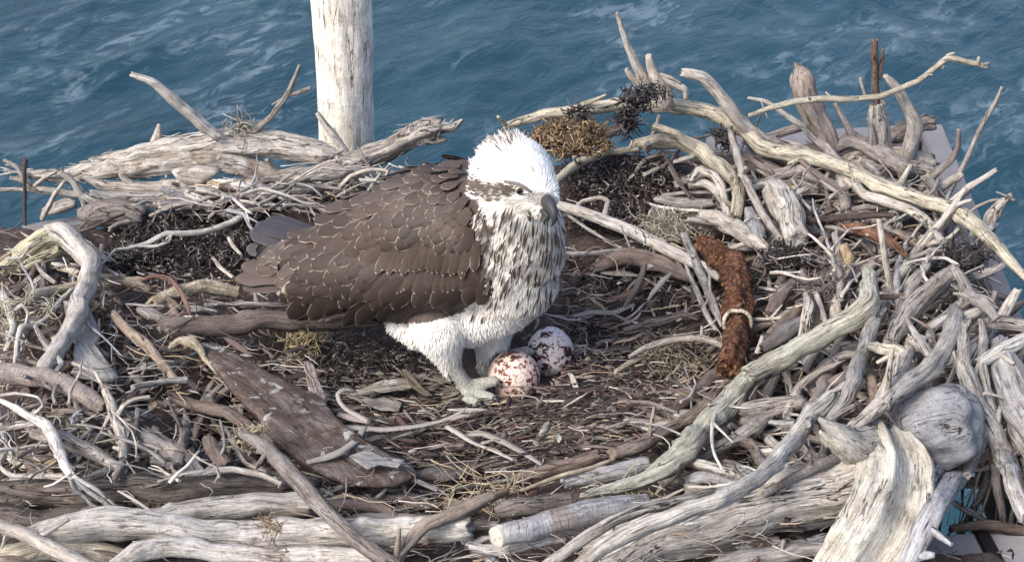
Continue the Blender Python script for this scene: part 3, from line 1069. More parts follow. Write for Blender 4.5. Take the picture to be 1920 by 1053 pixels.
W('dark_log', 'log', 'f', (.125, .11, .10), 1, '-30,930,50 80,922,56 200,920,58 320,918,58 430,918,56 540,910,44 600,905,20', 'long dark grey log across the lower left front', groove=.16, lump=.1)
W('dark_log', 'log', 'f', (.10, .088, .082), .5, '-30,972,40 60,968,44 150,962,40 230,955,26', 'lower dark log under the first at the left front edge', groove=.16)
W('pale_log', 'log', 'w', 'p', 1.5, '255,972,30 330,966,44 420,958,46 510,946,46 578,946,48', 'pale grey log ending in a cut face behind the diagonal stick', jag=.15)
W('pale_log', 'log', 'g', 'p', 2, '60,1000,34 120,990,56 200,985,60 300,990,54 420,1002,54 540,1004,54 660,998,52 780,994,50 880,986,44', 'long pale log lying along the front edge of the nest', lump=.14)
W('smooth_pale_stick', 'stick', 's', 'p', 3.5, '-14,982,24 40,1000,27 90,1024,27 150,1052,27 200,1078,26', 'smooth pale stick crossing the bottom left corner', wander=.05)
W('front_log', 'log', 'w', 'y', 1, '-20,1040,30 40,1032,44 120,1022,42 200,1030,36 260,1045,30', 'yellowish pale log at the bottom left corner under the smooth stick')
W('front_log', 'log', 'g', 'p', 2.2, '210,1062,26 260,1036,38 320,1020,40 400,1030,38 500,1040,40 600,1042,36 700,1050,30', 'pale cracked log at the very bottom left of centre')
W('crossed_twig', 'twig', 's', 'p', 3.5, '222,920,4 250,936,6 280,956,6 304,978,5', 'thin pale twig slanting over the dark front log')
W('crossed_twig', 'twig', 's', 'p', 3.2, '240,956,4 262,954,5 290,980,4', 'shorter thin twig beside the slanting one on the front log')
W('diagonal_stick', 'stick', 'f', 'c', 4.5, '455,812,18 490,832,26 520,862,30 570,915,32 625,972,30 680,1020,30 750,1070,28', 'grey rough stick slanting down right across the front rim', wander=.05, lump=.08)

# ---- front centre
W('y_branch', 'branch', 's', 't', 3.5, '730,1062,24 770,1012,25 800,985,26 850,965,26 895,938,24 925,926,16', 'tan forked branch rising right at the front centre')
W('tan_branch', 'branch', 's', (.24, .17, .12), 2.5, '795,1012,18 850,975,20 900,948,20 950,922,16', 'browner branch lying behind the tan forked branch')
W('brown_stub', 'stick', 's', 'b', 1.5, '618,942,14 660,944,20 710,952,22 750,980,18', 'brown stub behind the diagonal stick at the front')
W('cut_log', 'log', 'r', 'u', 2.5, '938,1004,40 980,992,46 1040,975,48 1120,958,46 1210,945,40', 'grey ringed log with a round cut end facing left at the front', jag=.05, lump=.05, groove=.03)
W('bark_log', 'log', 'w', 'c', 2.2, '932,958,30 970,950,36 1020,946,34 1070,938,28', 'rough bark log lying on top of the cut ended log', jag=.4)
W('pale_front_stick', 'stick', 'w', 'p', 1.5, '880,1020,16 940,1032,22 1000,1018,20 1060,1010,14', 'pale stick under the cut ended log')
W('brown_log', 'log', 's', 'b', 1.5, '960,900,18 1010,884,26 1060,868,28 1125,852,24', 'brown log end at the front edge of the cup')
W('grey_brown_branch', 'branch', 'w', 't', 2, '1146,852,24 1190,842,28 1225,822,26 1280,788,26 1340,742,24 1380,706,18', 'tan grey branch climbing from the cup floor toward the rusty branch')
W('pale_log_piece', 'log', 's', 'u', 2.2, '1060,902,26 1110,892,34 1170,878,32 1216,868,26', 'smooth bluish grey log piece below the tan grey branch')
W('yellow_splinter', 'stick', 'w', 'y', 3, '976,918,6 1020,902,9 1070,886,10 1110,876,9 1146,862,6', 'yellow splinter lying on the smooth bluish log piece')
W('gnarled_root', 'root', 'f', 'n', 3, '1440,690,28 1395,716,40 1360,752,46 1318,800,48 1280,848,46 1240,886,36 1190,906,26 1130,920,18 1090,928,8', 'big gnarled greenish root twisting down left to the front rim', [('spur', '1285,848,26 1262,880,24 1244,904,14 1230,926,4')], groove=.2, lump=.2)
W('pale_stick', 'stick', 'w', 'p', 2.5, '1268,856,16 1310,868,20 1360,882,20 1412,900,18', 'straight pale stick running right from the spur of the gnarled root')
W('split_branch', 'branch', 'f', 'g', 4, '1020,1062,20,6 1080,1018,24,6.5 1140,982,24,7 1210,952,22,7 1290,932,18,6.5 1340,918,10,6', 'split grey branch lying along the bottom beside the massive log', groove=.2)
W('long_curved_branch', 'branch', 'w', 'p', 4.2, '1070,1070,26,6.5 1130,1026,30,7 1200,990,34,7.5 1270,962,32,7.5 1340,940,32,7.5 1400,912,32,7 1450,868,34,5.5 1490,815,36 1520,780,36 1570,745,32 1612,712,24', 'long pale branch curving up right from the bottom centre', [('stub', '1490,795,18 1465,794,15 1444,790,8'), ('knot_spur', '1545,770,26 1552,810,26 1545,850,18 1530,868,8')])
W('massive_log', 'log', 'f', 'p', 0.3, '1110,1050,90 1200,1008,105 1300,980,112 1420,952,116 1520,928,118 1600,910,110', 'massive furrowed grey log lying under the front right branches', groove=.10, lump=.06)
W('brown_thick_branch', 'branch', 's', 'b', 1, '1262,770,22 1300,742,32 1345,712,34 1380,690,24', 'thick brown branch half buried behind the tan grey branch')
W('knob_ended_log', 'log', 'w', 'g', 2.5, '1388,776,38 1412,770,40 1450,762,34 1500,752,30', 'short log with a round knobbly end facing the cup', lump=.2)
W('grey_stick', 'stick', 'w', 'g', 2, '1310,862,18 1360,838,24 1410,812,30 1440,786,26', 'dark grey wedge shaped stick below the round knob end')
W('grey_stick', 'stick', 'w', 'u', 1.5, '1290,900,22 1340,890,28 1400,900,26 1440,905,20', 'flat grey stick under the straight pale stick')
W('thin_stick', 'stick', 'w', 'c', 2, '1180,752,7 1220,756,9 1270,774,8', 'thin stick on the cup floor below the eggs')
W('bottom_stick', 'stick', 'w', 'g', 1, '1330,1070,26 1400,1046,34 1480,1036,32 1560,1030,24', 'grey stick along the bottom under the massive log', [('knot', '1460,1036,18 1466,1022,14 1470,1012,6')])
W('pale_capped_stick', 'stick', 'w', 'p', 4, '1012,812,8 1020,802,14 1026,792,12', 'small white upright stub on the cup floor below the eggs')

# ---- right foreground
W('ribbed_stick', 'stick', 'r', 'c', 3.5, '1430,928,14 1470,905,18 1520,878,20 1580,852,20', 'ribbed grey stick behind the big bleached stump')
W('cracked_stick', 'stick', 'w', 'u', 4, '1700,1062,34 1722,1010,42 1755,950,42 1790,892,42 1822,842,42 1842,800,34', 'thick grey stick with one long crack right of the bleached stump', wander=.05)
W('grey_peg', 'stick', 'w', 'u', 3.5, '1740,900,24 1765,872,30 1790,840,32 1808,812,24', 'shorter grey peg between the boulder like root and the cracked stick')
W('leaning_branch', 'branch', 'w', 'g', 5, '1802,668,18 1810,700,34 1832,750,36 1858,800,38 1876,850,34 1896,900,32 1930,975,32', 'long grey branch slanting to the right edge over the boulder like root', [('side_branch', '1806,680,24 1806,640,22 1812,600,18')])
W('split_stick', 'stick', 'f', 'g', 4.5, '1838,600,10 1846,640,18 1842,690,20 1852,740,18 1874,800,16 1900,860,12 1918,900,8', 'split stick beside the long grey branch near the right edge')
W('hanging_stick', 'stick', 'w', 'c', 2, '1866,868,16 1872,920,18 1880,970,16 1888,1018,12', 'upright stick hanging down at the lower right corner', stand=True)
W('pale_edge_branch', 'branch', 's', 'p', 4.5, '1838,682,22 1870,664,26 1905,642,26 1960,610,26', 'pale smooth branch entering from the right edge')
W('edge_log', 'log', 'w', 'u', 3.5, '1880,640,30 1895,700,60 1920,770,70 1950,840,60', 'broad grey log cut off by the right edge', lump=.12)
W('edge_stick', 'stick', 'w', 'g', 3, '1862,690,18 1885,745,24 1905,800,24 1922,850,22', 'grey stick squeezed beside the broad log at the right edge')
W('edge_stick', 'stick', 'w', 'g', 4, '1838,604,20 1880,606,30 1920,610,28 1960,612,24', 'blunt grey stick end lying level at the right edge')
W('curved_grey_branch', 'branch', 'w', 'g', 4.5, '1655,578,20 1636,606,28 1622,640,30 1610,680,30 1600,714,30 1586,752,28 1562,780,24 1546,798,20', 'smooth grey branch curving down to the spike of the bleached stump')
W('thick_pale_branch', 'branch', 'w', 'n', 5, '1624,506,18 1630,540,36 1622,576,46 1596,602,44 1548,630,40 1500,654,38 1450,680,38 1400,700,34', 'thick greenish pale branch bending down left on the right rim', [('bent_twig', '1466,680,16 1478,708,16 1482,740,14 1486,768,9')])
W('mottled_branch', 'branch', 'w', 'g', 4, '1788,506,28 1750,538,36 1710,576,38 1684,616,36 1668,645,28', 'mottled grey branch slanting up to the right rim')
W('forked_grey_stick', 'stick', 'w', 'g', 5.5, '1786,498,14 1800,524,22 1815,548,24 1840,572,22 1868,598,14', 'forked grey stick lying over the upper mottled branch', [('side_branch', '1804,534,16 1800,566,14 1770,594,14 1735,612,12 1702,618,7'), ('side_twig', '1850,566,8 1872,578,6')])
W('cracked_curved_branch', 'branch', 'w', 'g', 5, '1794,580,24 1786,610,34 1778,645,36 1760,676,38 1728,704,38 1690,730,36 1660,760,28', 'curved cracked branch above the boulder like root', [('side_branch', '1800,594,26 1830,582,20 1850,572,10')])
W('pale_short_branch', 'branch', 'w', 'p', 5, '1702,662,26 1686,690,32 1668,722,32 1652,752,34 1625,778,26 1592,800,18', 'pale straight branch standing left of the boulder like root')
W('frayed_splinter', 'stick', 'f', 'y', 5.2, '1630,648,16 1660,656,22 1692,662,26 1712,680,8', 'frayed yellowish splinter across the top of the pale straight branch', groove=.3)
W('rounded_stub', 'stick', 'w', 'g', 3, '1700,650,30 1728,645,36 1752,652,26', 'rounded grey stub beside the frayed splinter')
W('short_pale_post', 'stick', 's', 't', 3.5, '1625,690,20 1634,720,24 1640,750,22', 'tan knotted stick end behind the smooth curving branch')
W('grey_log', 'log', 'w', 'c', 2.5, '1520,740,20 1570,712,24 1620,690,22', 'dark grey stick under the thick greenish branch')
W('upright_twig', 'twig', 'w', 'p', 5, '1648,412,9 1654,440,12 1660,480,12 1668,530,13 1676,592,12', 'thin pale upright twig in the middle of the right rim', stand=True, lean=.25)
W('forked_pale_stick', 'stick', 'w', 'p', 5, '1812,352,8 1790,382,12 1768,412,14 1745,438,16 1722,464,16 1700,494,14 1678,526,11', 'pale forked stick slanting up to the water at the right', [('side_twig', '1726,462,11 1760,452,11 1778,446,9 1798,428,5'), ('side_twig', '1782,392,9 1800,382,9 1822,374,6')], stand=True, lean=.35)

W('lower_log', 'log', 'w', 'c', 1, '1740,898,20 1800,904,24 1860,912,24 1930,922,22', 'dull brown log low down behind the hanging stick at the lower right corner', y=-.30)
W('lower_log', 'log', 's', 'b', 1, '1780,990,14 1840,982,20 1900,992,22 1950,1000,20', 'brown stick low above the grey front board at the lower right corner', y=-.36)
W('rotten_corner_log', 'log', 'f', 'c', 1, '1668,262,22 1692,244,32 1722,232,34 1754,228,26', 'rotten weathered log lying on the corner of the platform at the back right', y=.42, lump=.3)

W('hole_stick', 'stick', 'w', 'g', 1, '1770,930,10 1800,950,12 1835,968,12 1860,990,10', 'short grey stick slanting over the gap of water at the lower right corner', y=-.33)
W('hole_stick', 'stick', 'w', 'c', 1, '1800,1005,12 1822,960,16 1848,905,16 1856,880,14', 'dull stick standing in the gap of water at the lower right corner', y=-.31)
W('hole_stick', 'stick', 's', 'p', 1, '1890,1010,9 1898,960,11 1912,905,11 1925,860,10', 'pale thin stick beside the gap at the far lower right', y=-.30)

# ---- right back
W('arching_branch', 'branch', 'w', 'y', 3.5, '944,240,14 1000,222,20 1050,209,22 1100,201,24 1160,196,24 1230,198,26 1300,202,27 1350,214,28 1395,246,32 1425,276,30 1480,286,28 1550,304,26 1620,330,26 1690,360,28 1750,384,28 1810,412,30 1850,440,26 1890,482,20 1935,530,12', 'very long arching branch sweeping from behind the bird to the right edge', lump=.08)
W('hooked_branch', 'branch', 's', 'p', 2.5, '1278,134,16 1312,146,22 1346,176,22 1372,206,26 1398,238,26 1432,262,24 1490,274,18 1540,296,14', 'pale hooked branch with a reddish tip behind the long arching branch', y=.36)
W('angled_branch', 'branch', 'w', 'y', 3, '1185,272,16 1225,262,26 1275,264,30 1318,284,32 1350,310,28 1380,336,26 1385,370,25 1382,410,22', 'yellowish angled branch bending down below the arching branch', [('side_branch', '1310,282,20 1270,250,18 1225,236,14')])
W('long_thin_branch', 'branch', 's', 'g', 4, '1366,234,10 1376,275,14 1388,315,16 1405,355,16 1432,405,16 1462,448,12', 'thin grey branch hanging steeply down from the arching branch')
W('broken_spike', 'stick', 'w', 'p', 2, '1157,24,5 1165,56,10 1178,92,14 1194,124,17 1214,158,20', 'tall broken pointed spike standing against the water at the back', [('splinter', '1174,130,8 1186,146,14 1202,164,16')], stand=True, y=.42)
W('pale_root_stub', 'root', 's', 'p', 2, '1217,106,12 1222,124,18 1236,150,26 1250,176,30 1256,200,24', 'pale forked root stub just right of the tall broken spike', [('root_arm', '1240,146,14 1264,158,14 1284,168,12 1286,186,9'), ('root_arm', '1236,140,9 1255,144,8 1276,156,6')], stand=True, y=.41)
W('arched_twig', 'twig', 's', 'y', 3, '1404,216,8 1440,202,11 1480,192,12 1540,187,13 1600,184,12 1652,180,11 1690,166,11 1724,150,11 1752,128,11 1776,110,13 1800,114,11 1832,120,11 1852,127,8', 'long crooked twig crossing in front of the upright stumps at the back right', [('snag', '1776,112,8 1776,104,7 1790,99,4'), ('snag', '1648,182,8 1655,192,7 1660,198,5'), ('snag', '1834,118,7 1834,108,6'), ('snag', '1770,122,8 1768,130,6')], stand=True, y=.33)
W('thin_fork', 'twig', 's', 'p', 2.5, '1402,184,5 1432,190,8 1452,200,10 1475,218,11 1510,242,13 1530,268,14', 'pale thin stick slanting down right beneath the long crooked twig', y=.37)
W('rounded_stump', 'stump', 'w', (.36, .31, .28), 1, '1493,122,26 1500,136,44 1512,170,48 1524,205,46 1540,245,46 1556,290,44', 'thick upright stump with a rounded weathered top at the back right', stand=True, y=.38, lump=.12, taper=(.25, 0))
W('cracked_stump', 'stump', 'f', 'p', 1.5, '1640,196,22 1642,220,34 1646,260,40 1652,300,42 1660,345,40', 'cracked upright stump right of the rounded one, topped by a brown stick', [('brown_top', '1638,74,13 1640,110,15 1641,150,16 1640,200,16'), ('brown_top', '1656,92,6 1654,120,8 1648,150,8')], stand=True, y=.36)
for c_ in bpy.data.objects:
    if c_.name.startswith('brown_top'):
        c_.color = (.155, .12, .10, 1)
        c_['label'] = 'brown bark covered stick end'
W('bent_upright_branch', 'branch', 's', 'g', 1.5, '1660,142,10 1680,165,18 1698,200,24 1716,236,30 1712,272,28 1702,305,28 1702,345,24', 'bent grey branch standing in front of the platform corner', stand=True, y=.35)
W('striated_log', 'log', 'f', 'g', .5, '1556,322,40 1612,306,62 1682,300,66 1748,306,54', 'broad striated grey log behind the cracked stump at the back right', y=.365, groove=.14)
W('rim_branch', 'branch', 'w', 'p', 2, '1690,392,14 1726,372,18 1762,350,18 1806,326,12', 'pale branch crossing the platform side board below the crooked twig', y=.25)
W('rim_branch', 'branch', 'w', 'g', 2, '1700,420,12 1742,400,16 1786,378,16 1822,352,9', 'grey branch laid over the platform side board next to the pale one', y=.22)
W('rim_branch', 'branch', 's', 'g', 2, '1735,330,16 1760,362,20 1790,402,20 1826,450,16', 'grey branch lying lengthways on the platform side board', y=.235)
W('rim_branch', 'branch', 'w', 'u', 2.4, '1770,470,14 1806,452,18 1842,438,16 1872,418,9', 'bluish grey branch leaning out at the right edge over the water', y=.15)
W('rim_branch', 'branch', 'w', 'p', 2.4, '1790,540,14 1824,520,18 1862,508,16 1898,486,8', 'pale branch end sticking out past the side board at the right edge', y=.09)
W('rim_branch', 'branch', 'w', 'c', 2.4, '1776,572,18 1820,556,20 1862,552,18 1900,560,10', 'brown grey branch under the pale branch end at the right edge', y=.06)
W('rim_branch', 'branch', 's', 'g', 2.4, '1800,420,12 1826,470,16 1846,520,18 1868,580,14', 'long grey branch running down inside the right edge beside the broken branch', y=.13)
W('rim_branch', 'branch', 'w', 'p', 2.2, '1610,300,10 1650,330,16 1700,352,18 1742,392,14', 'pale branch lying below the striated grey log', y=.33)
W('rim_branch', 'branch', 'w', 'g', 2.2, '1440,258,9 1486,276,13 1530,300,15 1570,330,12', 'thin grey branch crossing the foot of the rounded stump', y=.355)
W('rim_branch', 'branch', 'w', 'c', 2, '1400,262,12 1452,254,16 1502,238,16 1560,232,10', 'brown grey branch lying on the platform back board', y=.41)
W('upright_twig', 'twig', 's', 'g', 1, '1612,146,6 1616,160,7 1622,178,7', 'tiny twig stub left of the brown topped stump', stand=True, y=.36)
W('straight_twig', 'twig', 's', 'g', 2, '1879,163,6 1864,196,9 1840,238,10 1818,286,10 1796,330,10 1780,362,9', 'thin straight twig leaning right over the water at the far right', wander=.05, stand=True, y=.27)
W('crooked_twig', 'twig', 's', 'c', 2, '1798,243,7 1796,278,11 1784,300,13 1755,325,14 1735,345,14 1725,362,13', 'crooked brown grey twig in front of the platform side board', stand=True, y=.28)
W('slanted_pale_stick', 'stick', 's', 'p', 3, '1871,317,9 1845,334,12 1815,354,14 1790,376,14 1768,392,12', 'pale stick pointing up right over the water', stand=True, y=.2, lean=.2)
W('broken_edge_branch', 'branch', 'f', 'g', 3, '1896,364,8 1876,384,18 1858,408,26 1852,440,26 1848,480,26 1838,520,24 1826,556,16', 'broken grey branch standing at the right edge', [('side_twig', '1872,382,6 1890,376,6 1904,374,5')], stand=True, y=.16)
W('bowed_twig', 'twig', 's', 'g', 2, '1900,372,4 1860,376,6 1830,388,6 1815,402,5', 'bowed thin twig at the right edge beside the broken branch', stand=True, y=.18)
W('inner_branch', 'branch', 's', 'g', 2.5, '1534,264,16 1556,285,20 1572,310,22 1578,345,22 1584,395,22', 'smooth grey branch going down below the rounded stump')
W('back_log', 'log', 's', 'g', 2, '1450,330,22 1500,318,24 1560,346,24 1620,358,18', 'grey log behind the arching branch at the right')
W('back_log', 'log', 'w', 'c', 1.5, '1390,300,28 1440,318,30 1500,340,32 1545,362,28', 'dark grey log in the shade under the arching branch')
W('back_log', 'log', 'f', 'c', 1.2, '1560,280,24 1600,265,28 1650,290,34 1700,320,26', 'log lying across behind the cracked stump')
W('secondary_branch', 'branch', 'w', 'p', 3, '1580,330,14 1620,364,18 1660,380,20 1705,396,20 1740,420,18 1768,452,14', 'pale branch forking below the arching branch at the right')
W('knob_branch', 'branch', 'w', 'p', 3.5, '1444,346,26 1450,358,52 1464,380,60 1482,408,50 1500,446,42', 'round ended knob of pale wood among the right rim sticks', lump=.12, jag=.2)
W('short_stick', 'stick', 's', 'p', 4, '1484,370,9 1500,360,11 1516,352,10', 'short pale stick behind the round ended knob')
W('grey_wedge', 'stick', 'w', 'u', 2.5, '1402,396,18 1414,420,32 1425,455,34', 'grey wedge of wood left of the round ended knob')
W('broken_stick', 'stick', 's', 'p', 3, '1310,404,24 1345,412,32 1385,432,32 1420,458,28 1448,474,14', 'pale broken stick pointing at the dark seaweed on the right', taper=(0, .6))
W('curled_root', 'root', 'f', 'p', 3, '1296,340,12 1310,318,14 1335,326,16 1352,352,18 1362,388,16 1368,420,12', 'curled pale root below the yellowish angled branch', groove=.3)
W('curled_root', 'root', 'f', 'p', 2.5, '1292,346,6 1320,342,14 1345,356,18 1358,376,14', 'second curled root tucked under the first')
W('flat_stick', 'stick', 'f', 'g', 2, '1228,374,12 1262,378,20 1305,382,20 1338,380,14', 'flat grey stick at the edge of the dark peat behind the bird')
W('thin_white_stick', 'stick', 'w', 'p', 2.3, '1208,378,4 1235,388,6 1280,394,7 1335,396,5 1370,406,5', 'thin white stick just below the flat grey stick')
W('splinter_stick', 'stick', 'w', 'p', 3, '1262,304,7 1285,298,10 1312,290,11', 'short pale splinter under the yellowish angled branch')
W('beak_stick', 'stick', 's', 'p', 2.3, '1040,382,16 1080,394,20 1130,412,22 1180,432,24 1230,456,25 1280,482,25 1330,508,22 1352,522,18', 'smooth pale stick running right from beside the beak', wander=.05, lump=.04)
W('thin_stick', 'stick', 'w', 'g', 1.8, '1052,394,5 1090,420,7 1130,446,7 1176,470,6', 'thin stick below the smooth pale stick beside the beak')
W('thin_stick', 'stick', 'w', 'g', 2, '1050,474,8 1100,473,10 1150,469,10 1190,466,8', 'thin level stick at the right of the breast')
W('flat_grey_blade', 'stick', 'w', 'g', 2.8, '1282,440,15 1300,480,18 1322,530,18 1342,580,17 1356,612,12', 'flat grey blade of wood leaning beside the rusty branch', wander=.05)
W('thin_stick', 'stick', 'w', 'g', 2.5, '1282,488,5 1300,530,10 1322,580,11 1344,618,8', 'thin grey blade left of the flat one')
W('rusty_branch', 'branch', 'x', (.118, .060, .038), 3, '1312,456,26 1350,480,44 1378,512,52 1386,556,50 1383,596,50 1384,632,50 1378,664,48 1368,700,44', 'rusty orange brown scaly branch with a white ring standing in the cup', lump=.26, groove=.22)
W('green_tipped_stick', 'stick', 's', 'y', 3, '1040,338,14 1065,318,17 1100,298,18 1145,284,16 1196,278,11', 'curved stick with a green stained end just right of the head')
W('brown_back_stick', 'stick', 'w', 't', 2, '1082,286,16 1115,264,22 1150,244,22 1178,230,16', 'brown grey stick beside the brown lichen clump')
W('forked_small_stick', 'stick', 'w', 'g', 3.5, '1236,216,7 1228,240,8 1216,268,10 1208,276,9', 'small grey twig hanging below the arching branch at its crest')
W('dark_thin_twig', 'twig', 's', 'd', 3, '1240,282,6 1262,318,6 1278,348,7 1294,370,6', 'thin dark twig leaning over the dark peat behind the bird')
W('curled_strip', 'stick', 'w', 'p', 2, '1072,394,7 1095,376,10 1125,370,9 1140,378,9 1136,400,11 1128,420,12', 'curled pale strip in the dark peat right of the head')
W('brown_flat_stick', 'stick', 's', 'b', 1.2, '1110,500,20 1170,478,34 1230,495,34 1300,520,20', 'flat brown piece of wood behind the eggs')
W('grey_strip', 'stick', 'w', 'c', 2, '1170,618,10 1220,604,16 1275,592,16 1310,596,10', 'grey strip on the cup floor right of the eggs')
W('arched_strip', 'stick', 'w', 'g', 2.6, '1180,668,7 1210,652,12 1260,640,14 1310,634,14 1350,646,12 1410,676,9 1450,700,6', 'arched strip crossing in front of the rusty branch')
W('pale_chip', 'stick', 'w', 'y', 2, '1154,698,9 1180,682,12 1208,668,9', 'pale yellow chip right of the eggs')
W('stub_right', 'stick', 's', 'b', 2, '1440,590,22 1460,560,30 1490,530,24', 'brown smooth stick right of the rusty branch')
W('stub_right', 'stick', 's', 'b', 2.2, '1444,632,18 1470,608,26 1500,570,20', 'second brown stick lower beside the rusty branch')
W('dark_grey_stick', 'stick', 's', (.13, .125, .13), 3, '1430,655,20 1470,625,34 1512,600,26', 'dark slate coloured stick beside the thick greenish branch')
W('upright_pale_stub', 'stick', 'w', 'p', 3.5, '1510,552,10 1516,580,22 1512,615,24 1506,640,20', 'pale upright stub behind the thick greenish branch')
W('upright_stick', 'stick', 'w', 'g', 3, '1566,440,14 1574,480,18 1578,520,18 1574,560,14', 'upright grey slat in the right rim behind the small tan block')
W('dark_strip', 'stick', 'f', 'd', 3.5, '1500,418,8 1560,408,14 1620,402,14 1680,404,10', 'dark bark strip lying level across the right rim')
W('brown_strip', 'stick', 'f', (.18, .10, .07), 3, '1580,424,10 1620,432,24 1665,452,20 1700,480,8', 'reddish brown bark strip beside the thin upright twig')
# ------------------------------------------------------------------ odd shaped pieces
def slab(name, cat, poly, layer, thick, mat, tint, label, seed=1, bend=0.004, slope=None, group=None, y=None):
    """a flat piece with an outline in photo pixels, lying on the nest: own thickness, warped, rounded edge"""
    cx, cy = sum(p[0] for p in poly) / len(poly), sum(p[1] for p in poly) / len(poly)
    # plane through the resting heights of the outline
    A, bb = [], []
    for x, yv in poly + [(cx, cy)]:
        h = hit(x, yv, layer * 0.016) if y is None else at_y(x, yv, y)
        if h is not None:
            A.append((h.x, h.y, 1))
            bb.append(h.z)
    if len(A) > 3 and y is None:
        co = np.linalg.lstsq(np.array(A), np.array(bb), rcond=None)[0]
    else:
        co = (0, 0, bb[0] if bb else 0)
    if slope is not None:
        co = (co[0] + slope[0], co[1] + slope[1], co[2])

    def on(x, yv):
        if y is not None:
            return at_y(x, yv, y)
        d = ray(x, yv)
        t = (co[0] * CAM.x + co[1] * CAM.y + co[2] - CAM.z) / (d.z - co[0] * d.x - co[1] * d.y)
        return CAM + d * t
    # dense outline
    out = []
    n = len(poly)
    for i in range(n):
        a, b = poly[i], poly[(i + 1) % n]
        k = max(1, int(math.dist(a, b) / 14))
        for j in range(k):
            t = j / k
            nx = noise.noise(Vector((a[0] + (b[0] - a[0]) * t, a[1] + (b[1] - a[1]) * t, seed * 9)) * 0.07)
            ny = noise.noise(Vector((a[1] + (b[1] - a[1]) * t, a[0] + (b[0] - a[0]) * t, seed * 5)) * 0.07)
            out.append(on(a[0] + (b[0] - a[0]) * t + nx * 4, a[1] + (b[1] - a[1]) * t + ny * 4))
    nrm = Vector((-co[0], -co[1], 1)).normalized() if y is None else Vector((0, -1, .3)).normalized()
    c0 = sum(out, Vector()) / len(out)
    ax = max(((p - c0) for p in out), key=lambda v: v.length).normalized()
    ay = nrm.cross(ax)
    V, Fc, Rr = [], [], []
    m = len(out)
    rings = [(1.0, -1.0), (1.015, -.5), (1.0, 0.0), (.96, .25), (.8, .35), (.6, .4), (.4, .4), (.2, .4)]
    for fr, hh in rings:
        for p in out:
            q = c0 + (p - c0) * fr
            du, dv = (q - c0).dot(ax), (q - c0).dot(ay)
            w = bend * (noise.noise(Vector((du * 14, dv * 14, seed))) * 1.4 + noise.noise(Vector((du * 8, dv * 70, seed + 3))) * .8)
            V.append(q + nrm * (hh * thick + w))
            Rr.append((dv, hh * thick, du))
    V.append(c0 + nrm * (.4 * thick))
    Rr.append((0, 0, 0))
    for r_ in range(len(rings) - 1):
        for k in range(m):
            a, b = r_ * m + k, r_ * m + (k + 1) % m
            Fc.append((a, b, b + m, a + m))
    for k in range(m):
        Fc.append(((len(rings) - 1) * m + k, (len(rings) - 1) * m + (k + 1) % m, len(V) - 1))
    Fc.append(tuple(range(m - 1, -1, -1)))
    o = mesh_obj(name, V, Fc, mat, origin=c0)
    bm = bmesh.new()
    bm.from_mesh(o.data)
    bmesh.ops.recalc_face_normals(bm, faces=bm.faces)
    bm.to_mesh(o.data)
    bm.free()
    point_attr(o, 'rest', 'FLOAT_VECTOR', Rr)
    t = TINT[tint] if isinstance(tint, str) else tint
    o.color = (*t, 1)
    tag(o, label, cat, group)
    return o


bs_ = slab('bark_slab', 'bark', [(372, 640), (402, 638), (440, 658), (505, 698), (560, 722), (606, 748), (640, 786), (664, 812), (716, 846), (768, 866), (782, 884), (738, 902), (652, 900), (588, 872), (522, 826), (470, 764), (420, 708), (388, 668)], 3.0, .006, M_GUANO, (.15, .125, .115), 'long dark flat bark slab with a white splash slanting down right across the lower left of the cup', 3, .003)


def splash(parent, poly, col):
    o = slab('white_splash', 'x', poly, 3.0, .0012, M_SMOOTH, col, 'x', 31, .003)
    del o['label'], o['category']
    p0 = o.location.copy()
    o.parent = parent
    o.location = p0 - parent.location + Vector((0, -.001, .0042))
    o['label'] = 'white dropping splash'


splash(bs_, [(656, 858), (690, 846), (716, 862), (760, 872), (748, 882), (712, 874), (690, 884), (672, 872)], (.28, .28, .275))
slab('bark_piece', 'bark', [(770, 884), (830, 878), (900, 856), (896, 880), (850, 894), (780, 896)], 1.6, .005, M_WOOD, (.13, .115, .108), 'small dark flat bark piece right of the white splashed slab', 8)
slab('peeled_slab', 'bark', [(116, 562), (166, 566), (178, 600), (188, 632), (180, 648), (198, 672), (222, 700), (212, 712), (160, 704), (140, 700), (138, 668), (142, 640), (128, 600)], 2.6, .006, M_SMOOTH, (.36, .35, .33), 'smooth pale grey bark slab beside the lower part of the bent branch', 11, .003)
slab('wood_chunk', 'wood chunk', [(322, 320), (372, 314), (414, 320), (388, 342), (368, 350), (336, 338)], 0, .02, M_SMOOTH, (.44, .41, .37), 'pale clean cut wood chunk under the split logs at the back left', 13, .001, y=.36)
slab('wood_chunk', 'wood chunk', [(390, 342), (410, 338), (423, 366), (402, 374)], 0, .02, M_SMOOTH, (.36, .29, .20), 'tan wood chunk standing below the pale cut one', 14, .001, y=.345)
slab('wood_block', 'wood chunk', [(1572, 464), (1588, 456), (1602, 486), (1586, 494)], 4.2, .012, M_SMOOTH, (.38, .29, .18), 'small tan wood block in the right rim', 15, .001)
slab('leaf_blade', 'leaf', [(668, 731), (700, 716), (745, 707), (772, 710), (782, 722), (765, 732), (720, 734)], 1.6, .002, M_GUANO, (.30, .28, .25), 'broad speckled grey leaf blade in front of the near foot', 16, .003)
slab('leaf_blade', 'leaf', [(752, 692), (766, 698), (790, 722), (812, 738), (796, 740), (770, 722)], 1.8, .002, M_SMOOTH, (.14, .13, .10), 'dark narrow leaf blade beside the broad speckled one', 17, .003)
slab('leaf_blade', 'leaf', [(570, 680), (582, 678), (596, 706), (612, 744), (602, 756), (586, 740), (574, 712)], 2.2, .002, M_GUANO, (.32, .28, .28), 'upright speckled pale blade beside the dark bark slab', 18, .003)
